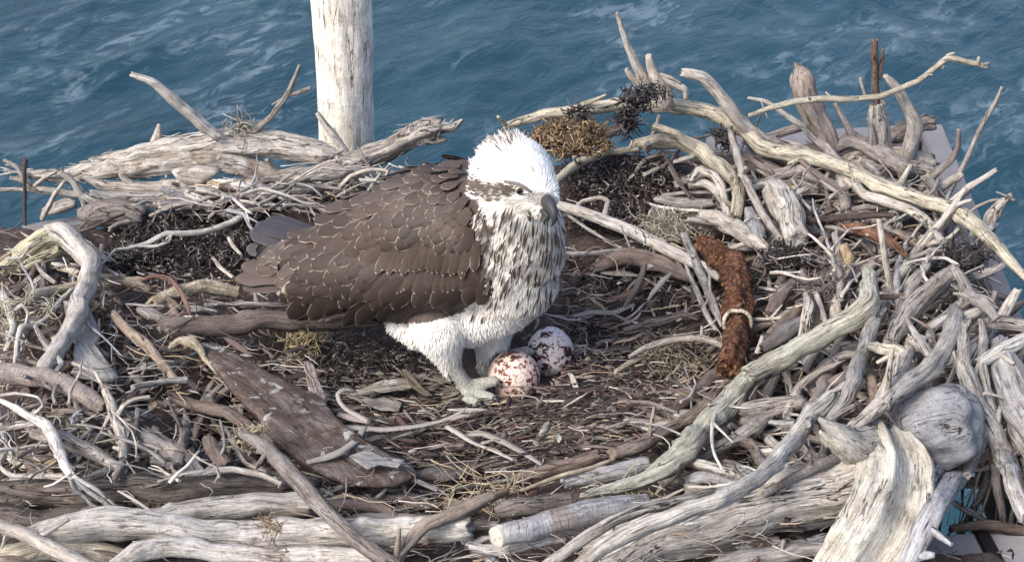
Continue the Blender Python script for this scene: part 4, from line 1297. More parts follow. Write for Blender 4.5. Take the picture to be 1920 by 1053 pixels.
slab('leaf_blade', 'leaf', [(676, 750), (720, 744), (756, 752), (746, 768), (700, 764)], 1.3, .002, M_GUANO, (.26, .24, .22), 'small speckled blade below the broad one', 19, .003)


def strip(name, label, spec, layer, col, nrm=(0, -.3, 1), cup=.1, lift=None, cat='strip'):
    """a curling flat strip of bark or leaf, an object of its own"""
    P = place(spec, layer, False, 0)
    C = catmull([list(p) for p in P], lambda r: .005)
    if lift:
        n = len(C)
        for i, c in enumerate(C):
            c[2] += lift * math.sin(math.pi * i / (n - 1))
    B = Bits()
    B.ribbon([Vector(c[:3]) for c in C], [c[3] for c in C], col, Vector(nrm).normalized(), cup)
    o = B.build(name, origin=P[0][:3])
    tag(o, label, cat)


strip('bark_strip', 'long pale bark strip with a square left end on the dark slab', '626,801,12 670,802,13 720,805,12 780,799,10 830,788,7 872,768,4', 2.6, (.32, .30, .275))
strip('bark_strip', 'speckled strip curving down left over the dark bark slab', '684,800,12 668,826,16 640,846,16 610,858,14 575,866,9', 2.8, (.30, .275, .25))
strip('bark_strip', 'curled strip looping beside the broad speckled leaf blade', '668,732,7 645,734,9 634,746,9 638,764,9 652,778,10 690,790,12', 2.8, (.30, .28, .25), lift=.008)
strip('bark_strip', 'short wide strip under the loop of the curled strip', '632,776,10 660,782,18 694,790,12', 2.3, (.33, .29, .28))
strip('bark_strip', 'white tipped strip on the cup floor below the near foot', '836,798,10 860,812,12 885,828,9 930,846,8 968,864,6', 2, (.36, .34, .31))
strip('bark_strip', 'wide grey strip lying right of the white tipped one', '868,816,8 905,812,14 945,828,16 985,850,13 1015,870,8', 1.6, (.25, .235, .215))
strip('bark_strip', 'grey leaf strip slanting behind the far egg', '1076,592,6 1110,585,12 1150,586,12 1190,570,8', 1.6, (.22, .21, .19))
strip('bark_strip', 'reddish leaf strip in the cup right of the far egg', '1150,560,7 1185,548,14 1215,528,10', 1.6, (.17, .10, .075))
strip('bark_strip', 'brown leaf strip leaning between the flat brown wood and the cup', '1170,575,6 1190,545,12 1204,515,12 1212,485,6', 2, (.12, .10, .085))
strip('bark_strip', 'pale narrow chip standing right of the rusty branch', '1418,662,8 1426,645,10 1430,628,7', 3, (.42, .38, .34))


# white crusty ring round the rusty branch, a part of it
def ring_on(parent_name, px, py, d, label=None):
    o = bpy.data.objects[parent_name]
    p = hit(px, py, 0.05)
    V, Fc, Rr = [], [], []
    best = min((o.matrix_world @ v.co if False else worg(o) + v.co for v in o.data.vertices), key=lambda q: (proj(q)[0] - px) ** 2 + (proj(q)[1] - py) ** 2 + 4e5 * max(0, (q - CAM).length - 1.9))
    vs = [worg(o) + v.co for v in o.data.vertices]
    sel = [q for q in vs if abs(proj(q)[1] - py) < 40]
    c = sum(sel, Vector()) / len(sel)
    up = [q for q in vs if 40 <= py - proj(q)[1] < 90]
    dn = [q for q in vs if 40 <= proj(q)[1] - py < 90]
    ax = (sum(up, Vector()) / len(up) - sum(dn, Vector()) / len(dn)).normalized()
    c = at_y(px, py, c.y)
    u = ax.cross(Vector((1, 0, .3))).normalized()
    v = ax.cross(u)
    r = d / 2 * scale_at(c)
    n, m = 40, 6
    for i in range(n):
        a = 2 * math.pi * i / n
        for j in range(m):
            b = 2 * math.pi * j / m
            rr = r * (1 + .05 * noise.noise(Vector((math.cos(a) * 2, math.sin(a) * 2, 1)))) + .0022 * math.cos(b)
            V.append(c + u * (math.cos(a) * rr) + v * (math.sin(a) * rr) + ax * (.0028 * math.sin(b) + .004 * noise.noise(Vector((math.cos(a) * 1.5, math.sin(a) * 1.5, 7)))))
            Rr.append((math.cos(a) * r, math.sin(a) * r, b * .002))
    for i in range(n):
        for j in range(m):
            a, b = i * m + j, i * m + (j + 1) % m
            a2, b2 = ((i + 1) % n) * m + j, ((i + 1) % n) * m + (j + 1) % m
            Fc.append((a, b, b2, a2))
    k = mesh_obj('white_ring', V, Fc, M_WOOD, o)
    point_attr(k, 'rest', 'FLOAT_VECTOR', Rr)
    k.color = (.55, .50, .42, 1)
    k['label'] = 'pale crusty ring'


ring_on('rusty_branch', 1383, 604, 51)


# boulder like root bulb
def bulb(name, label, cx, cy, rx, ry, layer, tint, mat, seed, cat, squash=1.0, tail=None):
    c = hit(cx, cy, layer * .016)
    if c is None:
        c = at_y(cx, cy, .4)
    s = scale_at(c)
    bm = bmesh.new()
    bmesh.ops.create_icosphere(bm, subdivisions=5, radius=1)
    Rr = []
    for v in bm.verts:
        q = v.co.copy()
        f = 1 + .27 * noise.noise(q * 1.15 + Vector((seed, 0, 0))) + .09 * noise.noise(q * 2.6 + Vector((seed, 4, 0))) + .012 * noise.noise(q * 12)
        p = Vector((q.x * rx * s, q.y * rx * s * .9 * squash, q.z * ry * s)) * f
        Rr.append((p.y, p.z, p.x + p.z * .6))
        v.co = p
    me = bpy.data.meshes.new(name)
    bm.to_mesh(me)
    bm.free()
    me.polygons.foreach_set('use_smooth', [True] * len(me.polygons))
    o = bpy.data.objects.new(name, me)
    COL.objects.link(o)
    o.location = c
    me.materials.append(mat)
    point_attr(o, 'rest', 'FLOAT_VECTOR', [tuple(r) for r in Rr])
    o.color = (*TINT[tint], 1)
    tag(o, label, cat)
    return o


M_BULB = wood_material('bulb_wood', grain=.35, crack=2.2, stain=.6)
TINT['v'] = (.215, .22, .235)
b_ = bulb('root_bulb', 'smooth boulder like grey root bulb with dark cracks behind the bleached stump', 1750, 800, 92, 74, 2.8, 'v', M_BULB, 5, 'root')
b_.rotation_euler = (0, R(-18), 0)
b2_ = bulb('root_bulb', 'flatter grey root lump on the right side of the big bulb', 1806, 775, 34, 42, 3.2, 'v', M_BULB, 9, 'root')


# the big bleached stump: a split trunk whose hollow face is turned up to the camera
def bleached_stump():
    # cross sections from the broken top (far) to the bottom frame edge (near): centre, width, direction
    secs = [(1655, 808, 100), (1668, 838, 134), (1680, 872, 146), (1674, 925, 148), (1648, 985, 146), (1608, 1053, 142), (1570, 1110, 142)]
    P = place(' '.join('%g,%g,%g' % q for q in secs), 2.2, False, 0)
    C = catmull([list(p) for p in P], lambda r: .005)
    n = len(C)
    V, Fc, Rr = [], [], []
    seg = 72
    S = 0
    for i, c in enumerate(C):
        p = Vector(c[:3])
        d = (Vector(C[min(i + 1, n - 1)][:3]) - Vector(C[max(i - 1, 0)][:3])).normalized()
        if i:
            S += (p - Vector(C[i - 1][:3])).length
        up = Vector((0.0, -.35, 1))
        up = (up - d * up.dot(d)).normalized()
        sd = d.cross(up)          # +sd is to the left in the picture
        r = c[3]
        t = i / (n - 1)
        for k in range(seg):
            a = 2 * math.pi * k / seg
            ca, sa = math.cos(a), math.sin(a)
            # profile: rounded underside, ridge at left third, wide shallow hollow to the right
            w = ca
            if sa >= 0:
                ridge = .42 * math.exp(-((w + .12) / .16) ** 2)
                h = .30 * (1 - abs(w) ** 3) * (1 - .5 * max(0, w)) - .34 * math.exp(-((w - .42) / .33) ** 2) * min(1, t * 3 + .25) + ridge * .5 * max(0, 1 - t * .35)
                h += .10 * math.exp(-((w - .93) / .07) ** 2)
                h += .05 * noise.noise(Vector((w * 7, S * 5, 2))) + .03 * noise.noise(Vector((w * 22, S * 9, 2)))
            else:
                h = .55 * sa
            f = 1 + .07 * noise.noise(Vector((ca * 1.2, sa * 1.2, S * 16))) + .035 * noise.noise(Vector((ca * 3, sa * 3, S * 60)))
            jag = Vector((0, 0, 0))
            if i < 4:
                jag = d * (.012 * noise.noise(Vector((w * 3.5, sa, 4))) + .006 * noise.noise(Vector((w * 11, sa, 9)))) * (1 - i / 4)
            # w=+1 must be the picture's right side
            V.append(p - sd * (w * r * f) + up * (h * r * f) + jag)
            Rr.append((w * r, h * r, S))
    for i in range(n - 1):
        for k in range(seg):
            a, b = i * seg + k, i * seg + (k + 1) % seg
            Fc.append((a, b, b + seg, a + seg))
    Fc.append(tuple(range(seg)))
    Fc.append(tuple((n - 1) * seg + k for k in range(seg - 1, -1, -1)))
    o = mesh_obj('bleached_stump', V, Fc, wood_material('bleached_stump_wood', grain=.65, crack=1.3, stain=.5), origin=P[0][:3])
    bm = bmesh.new()
    bm.from_mesh(o.data)
    bmesh.ops.recalc_face_normals(bm, faces=bm.faces)
    bm.to_mesh(o.data)
    bm.free()
    point_attr(o, 'rest', 'FLOAT_VECTOR', Rr)
    o.color = (.43, .42, .375, 1)
    tag(o, 'big bleached split stump with a hollow face at the lower right corner', 'stump')
    y0 = P[0][1]
    Q = []
    for x, yv, d, dy in ((1690, 900, 100, .04), (1660, 868, 110, .012), (1630, 846, 88, -.018), (1600, 828, 62, -.032), (1574, 811, 42, -.038), (1552, 796, 24, -.04), (1535, 784, 6, -.042)):
        p = at_y(x, yv, y0 + dy)
        Q.append((*p, d / 2 * scale_at(p)))
    k = wood_obj('horn', Q, o.data.materials[0], (.43, .42, .39), parent=o, seed=77, lump=.12, groove=.12, knots=0)
    Q = []
    for x, yv, d, dy in ((1630, 868, 60, -.01), (1596, 846, 46, -.035), (1570, 834, 30, -.045), (1552, 822, 18, -.048), (1538, 808, 6, -.05)):
        p = at_y(x, yv, y0 + dy)
        Q.append((*p, d / 2 * scale_at(p)))
    wood_obj('horn', Q, o.data.materials[0], (.44, .42, .37), parent=o, seed=79, lump=.15, groove=.2, knots=0)


bleached_stump()


# tangles: brown lichen clump, dark dried seaweed, dry grass tufts, sprigs
def tangle(name, label, cat, cx, cy, rx, ry, layer, n, r, cols, seed, lpx=(14, 34), flat=.5, y=None, fill=None, curl=1.2, drop=0.0):
    rng = random.Random(seed)
    c = hit(cx, cy, layer * .016) if y is None else at_y(cx, cy, y)
    if c is None:
        c = at_y(cx, cy, .4)
    s = scale_at(c)
    B = Bits()
    if fill:
        bm = bmesh.new()
        bmesh.ops.create_icosphere(bm, subdivisions=3, radius=1)
        off = len(B.V)
        for v in bm.verts:
            f = .82 + .22 * noise.noise(v.co * 2.2 + Vector((seed, 0, 0)))
            B.V.append(c + Vector((v.co.x * rx, v.co.y * rx * .8, v.co.z * ry)) * (s * f))
            B.C.append((*fill, 1))
        for f in bm.faces:
            B.F.append(tuple(off + v.index for v in f.verts))
        bm.free()
    for _ in range(n):
        while True:
            q = Vector((rng.uniform(-1, 1), rng.uniform(-1, 1), rng.uniform(-.6, 1)))
            if .35 < q.length < 1:
                break
        p = c + Vector((q.x * rx, q.y * rx * .8, q.z * ry)) * s
        L_ = rng.uniform(*lpx) * s
        q2 = noise.noise_vector(q * 2.3 + Vector((seed * 3.3, 0, 0)))
        p = p + Vector((q2.x * rx, q2.y * rx, q2.z * ry)) * (s * .7)
        d = (Vector((rng.gauss(0, 1), rng.gauss(0, 1), rng.gauss(0, flat))) + Vector((0, 0, -drop))).normalized()
        pts = [p]
        k = 6
        turn = Vector((rng.gauss(0, 1), rng.gauss(0, 1), rng.gauss(0, 1))).normalized()
        for i in range(k - 1):
            d = (Matrix.Rotation(curl * rng.gauss(.5, .4), 3, turn) @ d)
            pts.append(pts[-1] + d * (L_ / (k - 1)))
        cc = rng.choice(cols)
        f = rng.uniform(.7, 1.3)
        B.thread(pts, r * rng.uniform(.6, 1.3) * s, tuple(v * f for v in cc))
    o = B.build(name, origin=c)
    tag(o, label, cat)
    return o


LICH = [(.16, .11, .062), (.21, .15, .09), (.11, .075, .045), (.26, .20, .125)]
tangle('lichen_clump', 'round clump of brown curly lichen behind the head', 'lichen', 1066, 258, 66, 24, 2.2, 1500, 2.0, LICH, 3, (10, 24), fill=(.06, .04, .028), curl=1.5)
SEAW = [(.018, .015, .017), (.03, .026, .028), (.05, .043, .045), (.10, .09, .088)]
tangle('seaweed', 'dark dried seaweed caught on the arching branch below the tall spike', 'seaweed', 1196, 182, 30, 20, 3.4, 120, 1.9, SEAW, 5, (16, 40), y=.35, drop=.9)
tangle('seaweed', 'dark seaweed hanging down beside the brown stick at the back', 'seaweed', 1176, 222, 16, 34, 2.6, 150, 1.9, SEAW, 6, (14, 40), y=.34, drop=1.6)
tangle('seaweed', 'wispy dark seaweed draped low over the pale root stub at the back', 'seaweed', 1226, 168, 26, 12, 2.6, 60, 1.6, SEAW, 25, (12, 34), y=.345, drop=1.0)
tangle('seaweed', 'small dark wiry seaweed loop on the arching branch above the lichen', 'seaweed', 1086, 208, 18, 12, 3.4, 40, 1.8, SEAW, 7, (20, 44), y=.36, drop=.6)
tangle('seaweed', 'dark crumbly seaweed in the right rim beside the broken pale stick', 'seaweed', 1474, 488, 48, 36, 2.4, 560, 1.7, SEAW + [(.2, .18, .17)], 8, (12, 34), fill=(.022, .018, .018))
tangle('seaweed', 'small dark seaweed behind the arching branch near the hooked branch', 'seaweed', 1356, 262, 14, 18, 1, 60, 2.5, SEAW, 9, (14, 34), y=.36)
tangle('seaweed', 'dark fuzzy seaweed at the far right under the forked grey stick', 'seaweed', 1806, 482, 44, 18, 3.0, 260, 1.5, SEAW, 10, (14, 40), fill=(.03, .025, .025))
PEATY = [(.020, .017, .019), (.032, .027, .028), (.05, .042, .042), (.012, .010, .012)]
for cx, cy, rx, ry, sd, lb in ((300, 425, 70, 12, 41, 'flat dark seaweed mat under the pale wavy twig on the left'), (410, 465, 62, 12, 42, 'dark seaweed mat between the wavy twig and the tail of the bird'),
                               (250, 480, 50, 12, 43, 'dark clump of seaweed right of the bent pale branch'), (450, 385, 60, 10, 44, 'dark seaweed mat in the back rim left of the wing'),
                               (680, 680, 105, 10, 48, 'blackish mat of strands on the dark cup floor under the belly of the bird'), (1140, 350, 60, 12, 45, 'dark seaweed mat right of the head of the bird'), (1230, 330, 54, 14, 46, 'dark seaweed clump below the yellowish angled branch'), (1180, 405, 60, 10, 47, 'dark seaweed mat above the smooth pale stick beside the beak')):
    tangle('seaweed', lb, 'seaweed', cx, cy, rx, ry, .6, 420, 1.5, PEATY + [(.10, .085, .08), (.22, .20, .185)], sd, (10, 30), .35, curl=1.1)  # the strand mat under the bird adds to the darker bed there
GR = [(.28, .23, .15), (.34, .29, .20), (.22, .17, .11), (.38, .34, .26)]
tangle('grass_tuft', 'tuft of dry yellow grass at the front centre above the cut log', 'grass tuft', 912, 920, 66, 14, 2.4, 90, 1.2, GR, 11, (24, 70), .2, curl=.35)
tangle('grass_tuft', 'brown dry sprig lying on the long pale front log', 'sprig', 508, 992, 22, 22, 3.4, 90, 1.1, [(.24, .18, .11), (.18, .13, .085)], 12, (14, 34), .4, curl=.4)
tangle('grass_tuft', 'dry grass strands at the right end of the cut ended log', 'grass tuft', 1180, 930, 50, 12, 2.6, 50, 1.4, GR, 13, (30, 70), .3, curl=.35)
tangle('grass_tuft', 'fine dry grass bundle on top of the back left log', 'grass tuft', 452, 240, 30, 10, 1, 70, 1.3, [(.30, .29, .25), (.22, .20, .17)], 14, (20, 44), .8, y=.42, curl=.5)
tangle('moss_tuft', 'fibrous moss tuft at the top end of the grey diagonal stick', 'moss', 474, 822, 30, 16, 4.2, 170, 1.5, [(.34, .30, .22), (.25, .22, .16)], 15, (14, 36), .6, curl=.8)
tangle('moss_tuft', 'dry mossy tuft below the tail on the thick brown branch', 'moss', 566, 640, 34, 16, 1.6, 170, 1.4, [(.28, .24, .14), (.20, .17, .10)], 16, (14, 34), .4, curl=.6)
tangle('root_mat', 'pale mat of fine rootlets beside the smooth pale stick on the right', 'root mat', 1262, 428, 64, 20, 2, 520, 1.6, [(.27, .25, .20), (.20, .18, .14), (.33, .30, .25)], 17, (16, 44), .25, curl=.7, fill=(.09, .08, .065))
tangle('root_mat', 'mat of fine rootlets in the cup beside the arched strip', 'root mat', 1262, 664, 60, 16, 1.2, 320, 1.4, [(.25, .22, .17), (.17, .15, .11)], 18, (16, 44), .25, curl=.6)
tangle('root_mat', 'dark bristly rootlets beside the hanging brown stick in the right rim', 'root mat', 1545, 545, 44, 20, 3, 200, 1.5, [(.10, .09, .08), (.18, .16, .15)], 19, (16, 40), .4, curl=.6)
tangle('root_mat', 'tangle of pale rootlets at the far left under the twisted root', 'root mat', 46, 600, 44, 46, 2.2, 130, 1.7, [(.36, .33, .26), (.27, .24, .19)], 20, (26, 70), .8, curl=.7)


def flakes(o, n, cols, ln, wd, seed, name='bark_flakes', along=None):
    """loose curling flakes standing off a branch's surface, one part of it"""
    rng = random.Random(seed)
    B = Bits()
    org = worg(o)
    me = o.data
    for _ in range(n):
        v = me.vertices[rng.randrange(len(me.vertices))]
        nn = v.normal.copy()
        p = org + v.co + nn * .0006
        d = Vector((rng.gauss(0, 1), rng.gauss(0, 1), rng.gauss(0, 1)))
        d = (d - nn * d.dot(nn)).normalized()
        if along is not None:
            d = (along - nn * along.dot(nn)).normalized() * rng.choice((-1, 1)) + d * .25
            d.normalize()
        L_ = rng.uniform(*ln)
        pts = [p + d * (L_ * k / 3) + nn * (L_ * .16 * (k / 3) ** 2 * rng.uniform(.2, .9)) for k in range(4)]
        w = rng.uniform(*wd)
        B.ribbon(pts, [w * .7, w, w * .8, w * .25], rng.choice(cols), nn, .2)
    k = B.build(name, parent=o)
    k['kind'] = 'stuff'
    return k


rb = bpy.data.objects['rusty_branch']
flakes(rb, 170, [(.15, .07, .04), (.09, .048, .033), (.05, .032, .026), (.19, .10, .05), (.14, .10, .075)], (.003, .008), (.001, .0026), 4)
for nm, n_ in (('fibrous_log', 160), ('guano_stained_log', 120), ('gnarled_root', 130), ('fibrous_stick', 60), ('frayed_stick', 60), ('massive_log', 90), ('dark_log', 70), ('rough_log', 50), ('cracked_stump', 14)):
    ob = bpy.data.objects[nm]
    c_ = ob.color
    flakes(ob, n_, [tuple(c_[k] * f for k in range(3)) for f in (.55, .8, 1.05, 1.25)], (.008, .026), (.0005, .0016), len(nm), 'loose_fibres', Vector(ob.data.vertices[len(ob.data.vertices) - 1].co) - Vector(ob.data.vertices[0].co))


# the sawn face of the cut ended log
def sawn_face():
    o = bpy.data.objects['cut_log']
    m, n, b, L = new_mat('sawn_wood')
    at = node(n, 'ShaderNodeAttribute', attribute_name='rest')
    ln = node(n, 'ShaderNodeVectorMath', operation='LENGTH')
    L(at.outputs['Vector'], ln.inputs[0])
    nz = tex(n, L, at.outputs['Vector'], 160, 4, .6)
    w = math_n(n, L, 'SINE', math_n(n, L, 'ADD', math_n(n, L, 'MULTIPLY', ln.outputs['Value'], 3600.0), math_n(n, L, 'MULTIPLY', nz.outputs[0], 9.0)))
    col = mixc(n, L, ramp_out(n, L, w, [(.0, 0.0), (1.0, .5)]), (.46, .43, .38), (.28, .25, .21))
    col = mixc(n, L, ramp_out(n, L, nz.outputs[0], [(.56, 0.0), (.66, .8)]), col, (.12, .10, .085))
    L(col, b.inputs['Base Color'])
    b.inputs['Roughness'].default_value = .9
    c = at_y(938, 1004, hit(938, 1004, 2.5 * .016 + .01).y)
    v1 = at_y(1120, 958, hit(1120, 958, 2.5 * .016 + .01).y)
    d = (c - v1).normalized()
    d = (d + Vector((0, -.35, .1))).normalized()
    u = d.cross(Vector((0, 0, 1))).normalized()
    v = u.cross(d)
    r = 21 * scale_at(c)
    V, Fc, Rr = [], [], []
    for k, (fr, h) in enumerate(((1.02, -.006), (1.0, .0005), (.96, .0015), (.6, .001), (.25, .0014))):
        for i in range(28):
            a = 2 * math.pi * i / 28
            f = fr * (1 + .06 * noise.noise(Vector((math.cos(a), math.sin(a), 3))))
            V.append(c + d * (h + .004) + u * (math.cos(a) * r * f) + v * (math.sin(a) * r * f))
            Rr.append((math.cos(a) * r * f, math.sin(a) * r * f, 0))
    for k in range(4):
        for i in range(28):
            a, b_ = k * 28 + i, k * 28 + (i + 1) % 28
            Fc.append((a, b_, b_ + 28, a + 28))
    Fc.append(tuple(4 * 28 + i for i in range(28)))
    k = mesh_obj('cut_face', V, Fc, m, o)
    point_attr(k, 'rest', 'FLOAT_VECTOR', Rr)
    k['label'] = 'pale sawn end face'


sawn_face()


# ------------------------------------------------------------------ packing sticks seen between the big ones
def packing():
    rng = random.Random(21)
    zones = [
        ([(1390, 290), (1740, 330), (1820, 470), (1700, 520), (1430, 480)], 60, (70, 190), (9, 24), 65, 40, (0.4, 2.2), 'grey packing stick wedged in the upper right rim below the arching branch', 'sticks packed into the upper right rim'),
        ([(1420, 540), (1700, 520), (1880, 600), (1880, 900), (1640, 780), (1440, 720)], 58, (80, 220), (12, 30), 55, 40, (0.5, 3.0), 'grey packing stick wedged in the right rim below the thick greenish branch', 'sticks packed into the right rim'),
        ([(1230, 780), (1560, 700), (1600, 900), (1300, 960)], 30, (80, 200), (12, 28), -35, 30, (0.2, 1.8), 'packing stick wedged round the gnarled greenish root at the front right', 'sticks packed at the front right'),
        ([(0, 460), (150, 470), (240, 700), (230, 890), (0, 900)], 36, (60, 170), (8, 22), 55, 45, (0.2, 2.2), 'grey packing stick in the left rim beneath the bent branch and strappy root', 'sticks packed into the left rim'),
        ([(230, 640), (460, 700), (560, 880), (260, 890)], 22, (60, 150), (10, 24), 40, 35, (0.1, 1.4), 'packing stick in the dark hollow left of the long bark slab', 'sticks packed beside the bark slab'),
        ([(0, 980), (1100, 960), (1400, 1000), (1560, 1050), (0, 1053)], 22, (120, 280), (16, 36), 0, 16, (0.0, 1.0), 'weathered packing stick along the bottom front edge of the nest', 'sticks packed along the front edge'),
        ([(560, 900), (1000, 890), (1060, 960), (580, 960)], 18, (80, 200), (8, 20), 2, 14, (0.4, 1.6), 'flat brown packing stick between the bark slabs and the front log', 'sticks packed behind the front log'),
        ([(240, 340), (620, 300), (860, 300), (700, 345), (420, 385), (260, 395)], 22, (70, 180), (7, 16), -5, 15, (0.4, 1.8), 'thin packing stick in the low back rim behind the bird', 'sticks packed into the back rim'),
        ([(1220, 250), (1420, 290), (1440, 430), (1330, 440), (1240, 320)], 22, (60, 150), (8, 20), 35, 40, (0.2, 1.6), 'packing stick under the yellowish angled branch behind the cup', 'sticks packed behind the cup'),
        ([(1820, 600), (1960, 620), (1960, 1000), (1880, 1000)], 12, (120, 260), (16, 34), 65, 20, (1, 3), 'grey packing stick at the right edge behind the long slanting branch', 'sticks packed at the right edge'),
    ]
    tints = 'ggcccpubbt'
    for poly, cnt, (l0, l1), (d0, d1), am, asd, (y0, y1), label, group in zones:
        xs = [p[0] for p in poly]
        ys = [p[1] for p in poly]
        k = 0
        tries = 0
        while k < cnt and tries < 4000:
            tries += 1
            x, y = rng.uniform(min(xs), max(xs)), rng.uniform(min(ys), max(ys))
            if not pip(poly, x, y) or hit(x, y, .01) is None:
                continue
            k += 1
            L_ = rng.uniform(l0, l1)
            d = d0 + (d1 - d0) * rng.random() ** 1.8
            a = R(rng.gauss(am, asd))
            bend = rng.gauss(0, .22)
            lay = rng.uniform(y0, y1)
            pts = []
            for i in range(4):
                t = i / 3 - .5
                px = x + math.cos(a) * L_ * t - math.sin(a) * L_ * bend * (t * t * 2 - .2)
                py = y - math.sin(a) * L_ * t * .8 - math.cos(a) * L_ * bend * (t * t * 2 - .2)
                pts.append('%.1f,%.1f,%.1f,%.2f' % (px, py, d * rng.uniform(.8, 1.1) * (1 - .3 * i / 3), lay + rng.gauss(0, .4)))
            NSTICK[0] += 3
            sd = NSTICK[0]
            P = place(' '.join(pts), lay, False, 0)
            o = wood_obj('packing_stick', P, rng.choice((M_WOOD, M_WOOD, M_ROUGH, M_SMOOTH)), TINT[rng.choice(tints)], seed=sd, taper=(0, rng.choice((0, 0, 1.0))))
            tag(o, label, 'stick', group)


    # thinner crooked twigs over them
    tz = [([(1400, 300), (1740, 330), (1830, 480), (1720, 560), (1430, 500)], 44, 60, 45, 'thin crooked twig caught among the branches of the upper right rim', 'twigs in the upper right rim'),
          ([(1440, 540), (1720, 520), (1890, 620), (1880, 900), (1640, 780), (1440, 720)], 40, 60, 45, 'thin crooked twig caught among the branches of the right rim', 'twigs in the right rim'),
          ([(0, 460), (200, 470), (260, 700), (500, 880), (0, 900)], 48, 40, 55, 'thin crooked twig caught among the sticks of the left rim', 'twigs in the left rim'),
          ([(250, 300), (860, 290), (860, 335), (500, 390), (260, 395)], 22, 5, 30, 'thin crooked twig lying on the low back rim behind the bird', 'twigs on the back rim'),
          ([(1220, 720), (1560, 700), (1560, 900), (1250, 940)], 26, -30, 45, 'thin crooked twig round the gnarled greenish root at the front right', 'twigs at the front right')]
    for poly, cnt, am, asd, label, group in tz:
        xs = [p[0] for p in poly]
        ys = [p[1] for p in poly]
        k = 0
        while k < cnt:
            x, y = rng.uniform(min(xs), max(xs)), rng.uniform(min(ys), max(ys))
            if not pip(poly, x, y) or hit(x, y, .01) is None:
                continue
            k += 1
            L_, d, a = rng.uniform(50, 150), rng.uniform(4, 9), R(rng.gauss(am, asd))
            lay = rng.uniform(1.5, 4.5)
            pts = []
            cx, cy = x - math.cos(a) * L_ / 2, y + math.sin(a) * L_ / 2 * .8
            for i in range(5):
                pts.append('%.1f,%.1f,%.1f,%.2f' % (cx, cy, d * (1 - .45 * i / 4), lay + rng.gauss(0, .5)))
                a += rng.gauss(0, .35)
                cx, cy = cx + math.cos(a) * L_ / 4, cy - math.sin(a) * L_ / 4 * .8
            NSTICK[0] += 3
            P = place(' '.join(pts), lay, False, 0)
            o = wood_obj('crooked_twig', P, rng.choice((M_WOOD, M_SMOOTH)), TINT[rng.choice('ggpcupwb')], seed=NSTICK[0], taper=(0, rng.choice((0, 1.0))))
            tag(o, label, 'twig', group)
            if rng.random() < .6:
                i = rng.choice((1, 2, 3))
                q = Vector(P[i][:3])
                e = Vector(P[i + 1][:3]) - q
                e = Matrix.Rotation(rng.choice((-1, 1)) * rng.uniform(.5, 1.0), 3, Vector((rng.gauss(0, .5), -.6, .8)).normalized()) @ e
                c = wood_obj('side_twig', [(*q, P[i][3] * .8), (*(q + e * .6), P[i][3] * .65), (*(q + e * rng.uniform(.9, 1.5)), P[i][3] * .35)], o.data.materials[0], o.color[:3], parent=o, seed=NSTICK[0] + 1)
                c.color = o.color


packing()
# ------------------------------------------------------------------ the eggs
def egg(px, py, a_px, b_px, tilt, yaw, mat, label):
    c = hit(px, py, b_px * .55 * 1.85 / F)
    s = scale_at(c)
    bm = bmesh.new()
    bmesh.ops.create_uvsphere(bm, u_segments=48, v_segments=32, radius=1)
    for v in bm.verts:
        z = v.co.z
        k = 1 - .10 * z - .03 * z * z
        v.co = Vector((v.co.x * b_px * s * k, v.co.y * b_px * s * k, z * a_px * s))
    me = bpy.data.meshes.new('egg')
    bm.to_mesh(me)
    bm.free()
    me.polygons.foreach_set('use_smooth', [True] * len(me.polygons))
    me.materials.append(mat)
    o = bpy.data.objects.new('egg', me)
    COL.objects.link(o)
    o.location = c
    o.rotation_euler = (tilt, 0, yaw)
    tag(o, label, 'egg', 'eggs in the nest')
    return o


def egg_mat(name, base, spot, dark, off, t_small, t_big):
    m, n, b, L = new_mat(name)
    tc = node(n, 'ShaderNodeTexCoord')
    mp = node(n, 'ShaderNodeMapping')
    mp.inputs['Location'].default_value = off
    L(tc.outputs['Object'], mp.inputs[0])
    a = tex(n, L, mp.outputs[0], 52, 4, 0.6, 0.4)
    c = tex(n, L, mp.outputs[0], 150, 4, 0.62, 0.5)
    d = tex(n, L, mp.outputs[0], 330, 3, 0.6, 0.2)
    e = tex(n, L, mp.outputs[0], 24, 2, 0.5)
    col = mixc(n, L, ramp_out(n, L, e.outputs[0], [(.35, 0.0), (.65, 1.0)]), base, tuple(x * y for x, y in zip(base, (1, .90, .84))))
    col = mixc(n, L, math_n(n, L, 'MULTIPLY', ramp_out(n, L, d.outputs[0], [(.585, 0.0), (.63, 1.0)]), .75), col, spot)
    col = mixc(n, L, ramp_out(n, L, c.outputs[0], [(t_small, 0.0), (t_small + .04, 1.0)]), col, spot)
    col = mixc(n, L, ramp_out(n, L, a.outputs[0], [(t_big, 0.0), (t_big + .03, 1.0)]), col, mixc(n, L, ramp_out(n, L, c.outputs[0], [(.4, 0.0), (.6, 1.0)]), spot, dark))
    L(col, b.inputs['Base Color'])
    b.inputs['Roughness'].default_value = .55
    b.inputs['Specular IOR Level'].default_value = .3
    return m


egg(964, 702, 45, 49, R(28), R(10), egg_mat('egg_shell_pinkish', (.70, .58, .52), (.13, .045, .035), (.045, .02, .018), (.3, .1, .2), .52, .595), 'pinkish white egg with fine reddish brown speckles next to the foot of the bird')
egg(1032, 658, 48, 45, R(-12), R(0), egg_mat('egg_shell_white', (.68, .65, .64), (.10, .035, .03), (.016, .011, .013), (.62, .93, .4), .61, .52), 'whiter egg with a large dark blotch, farther from the foot of the bird')


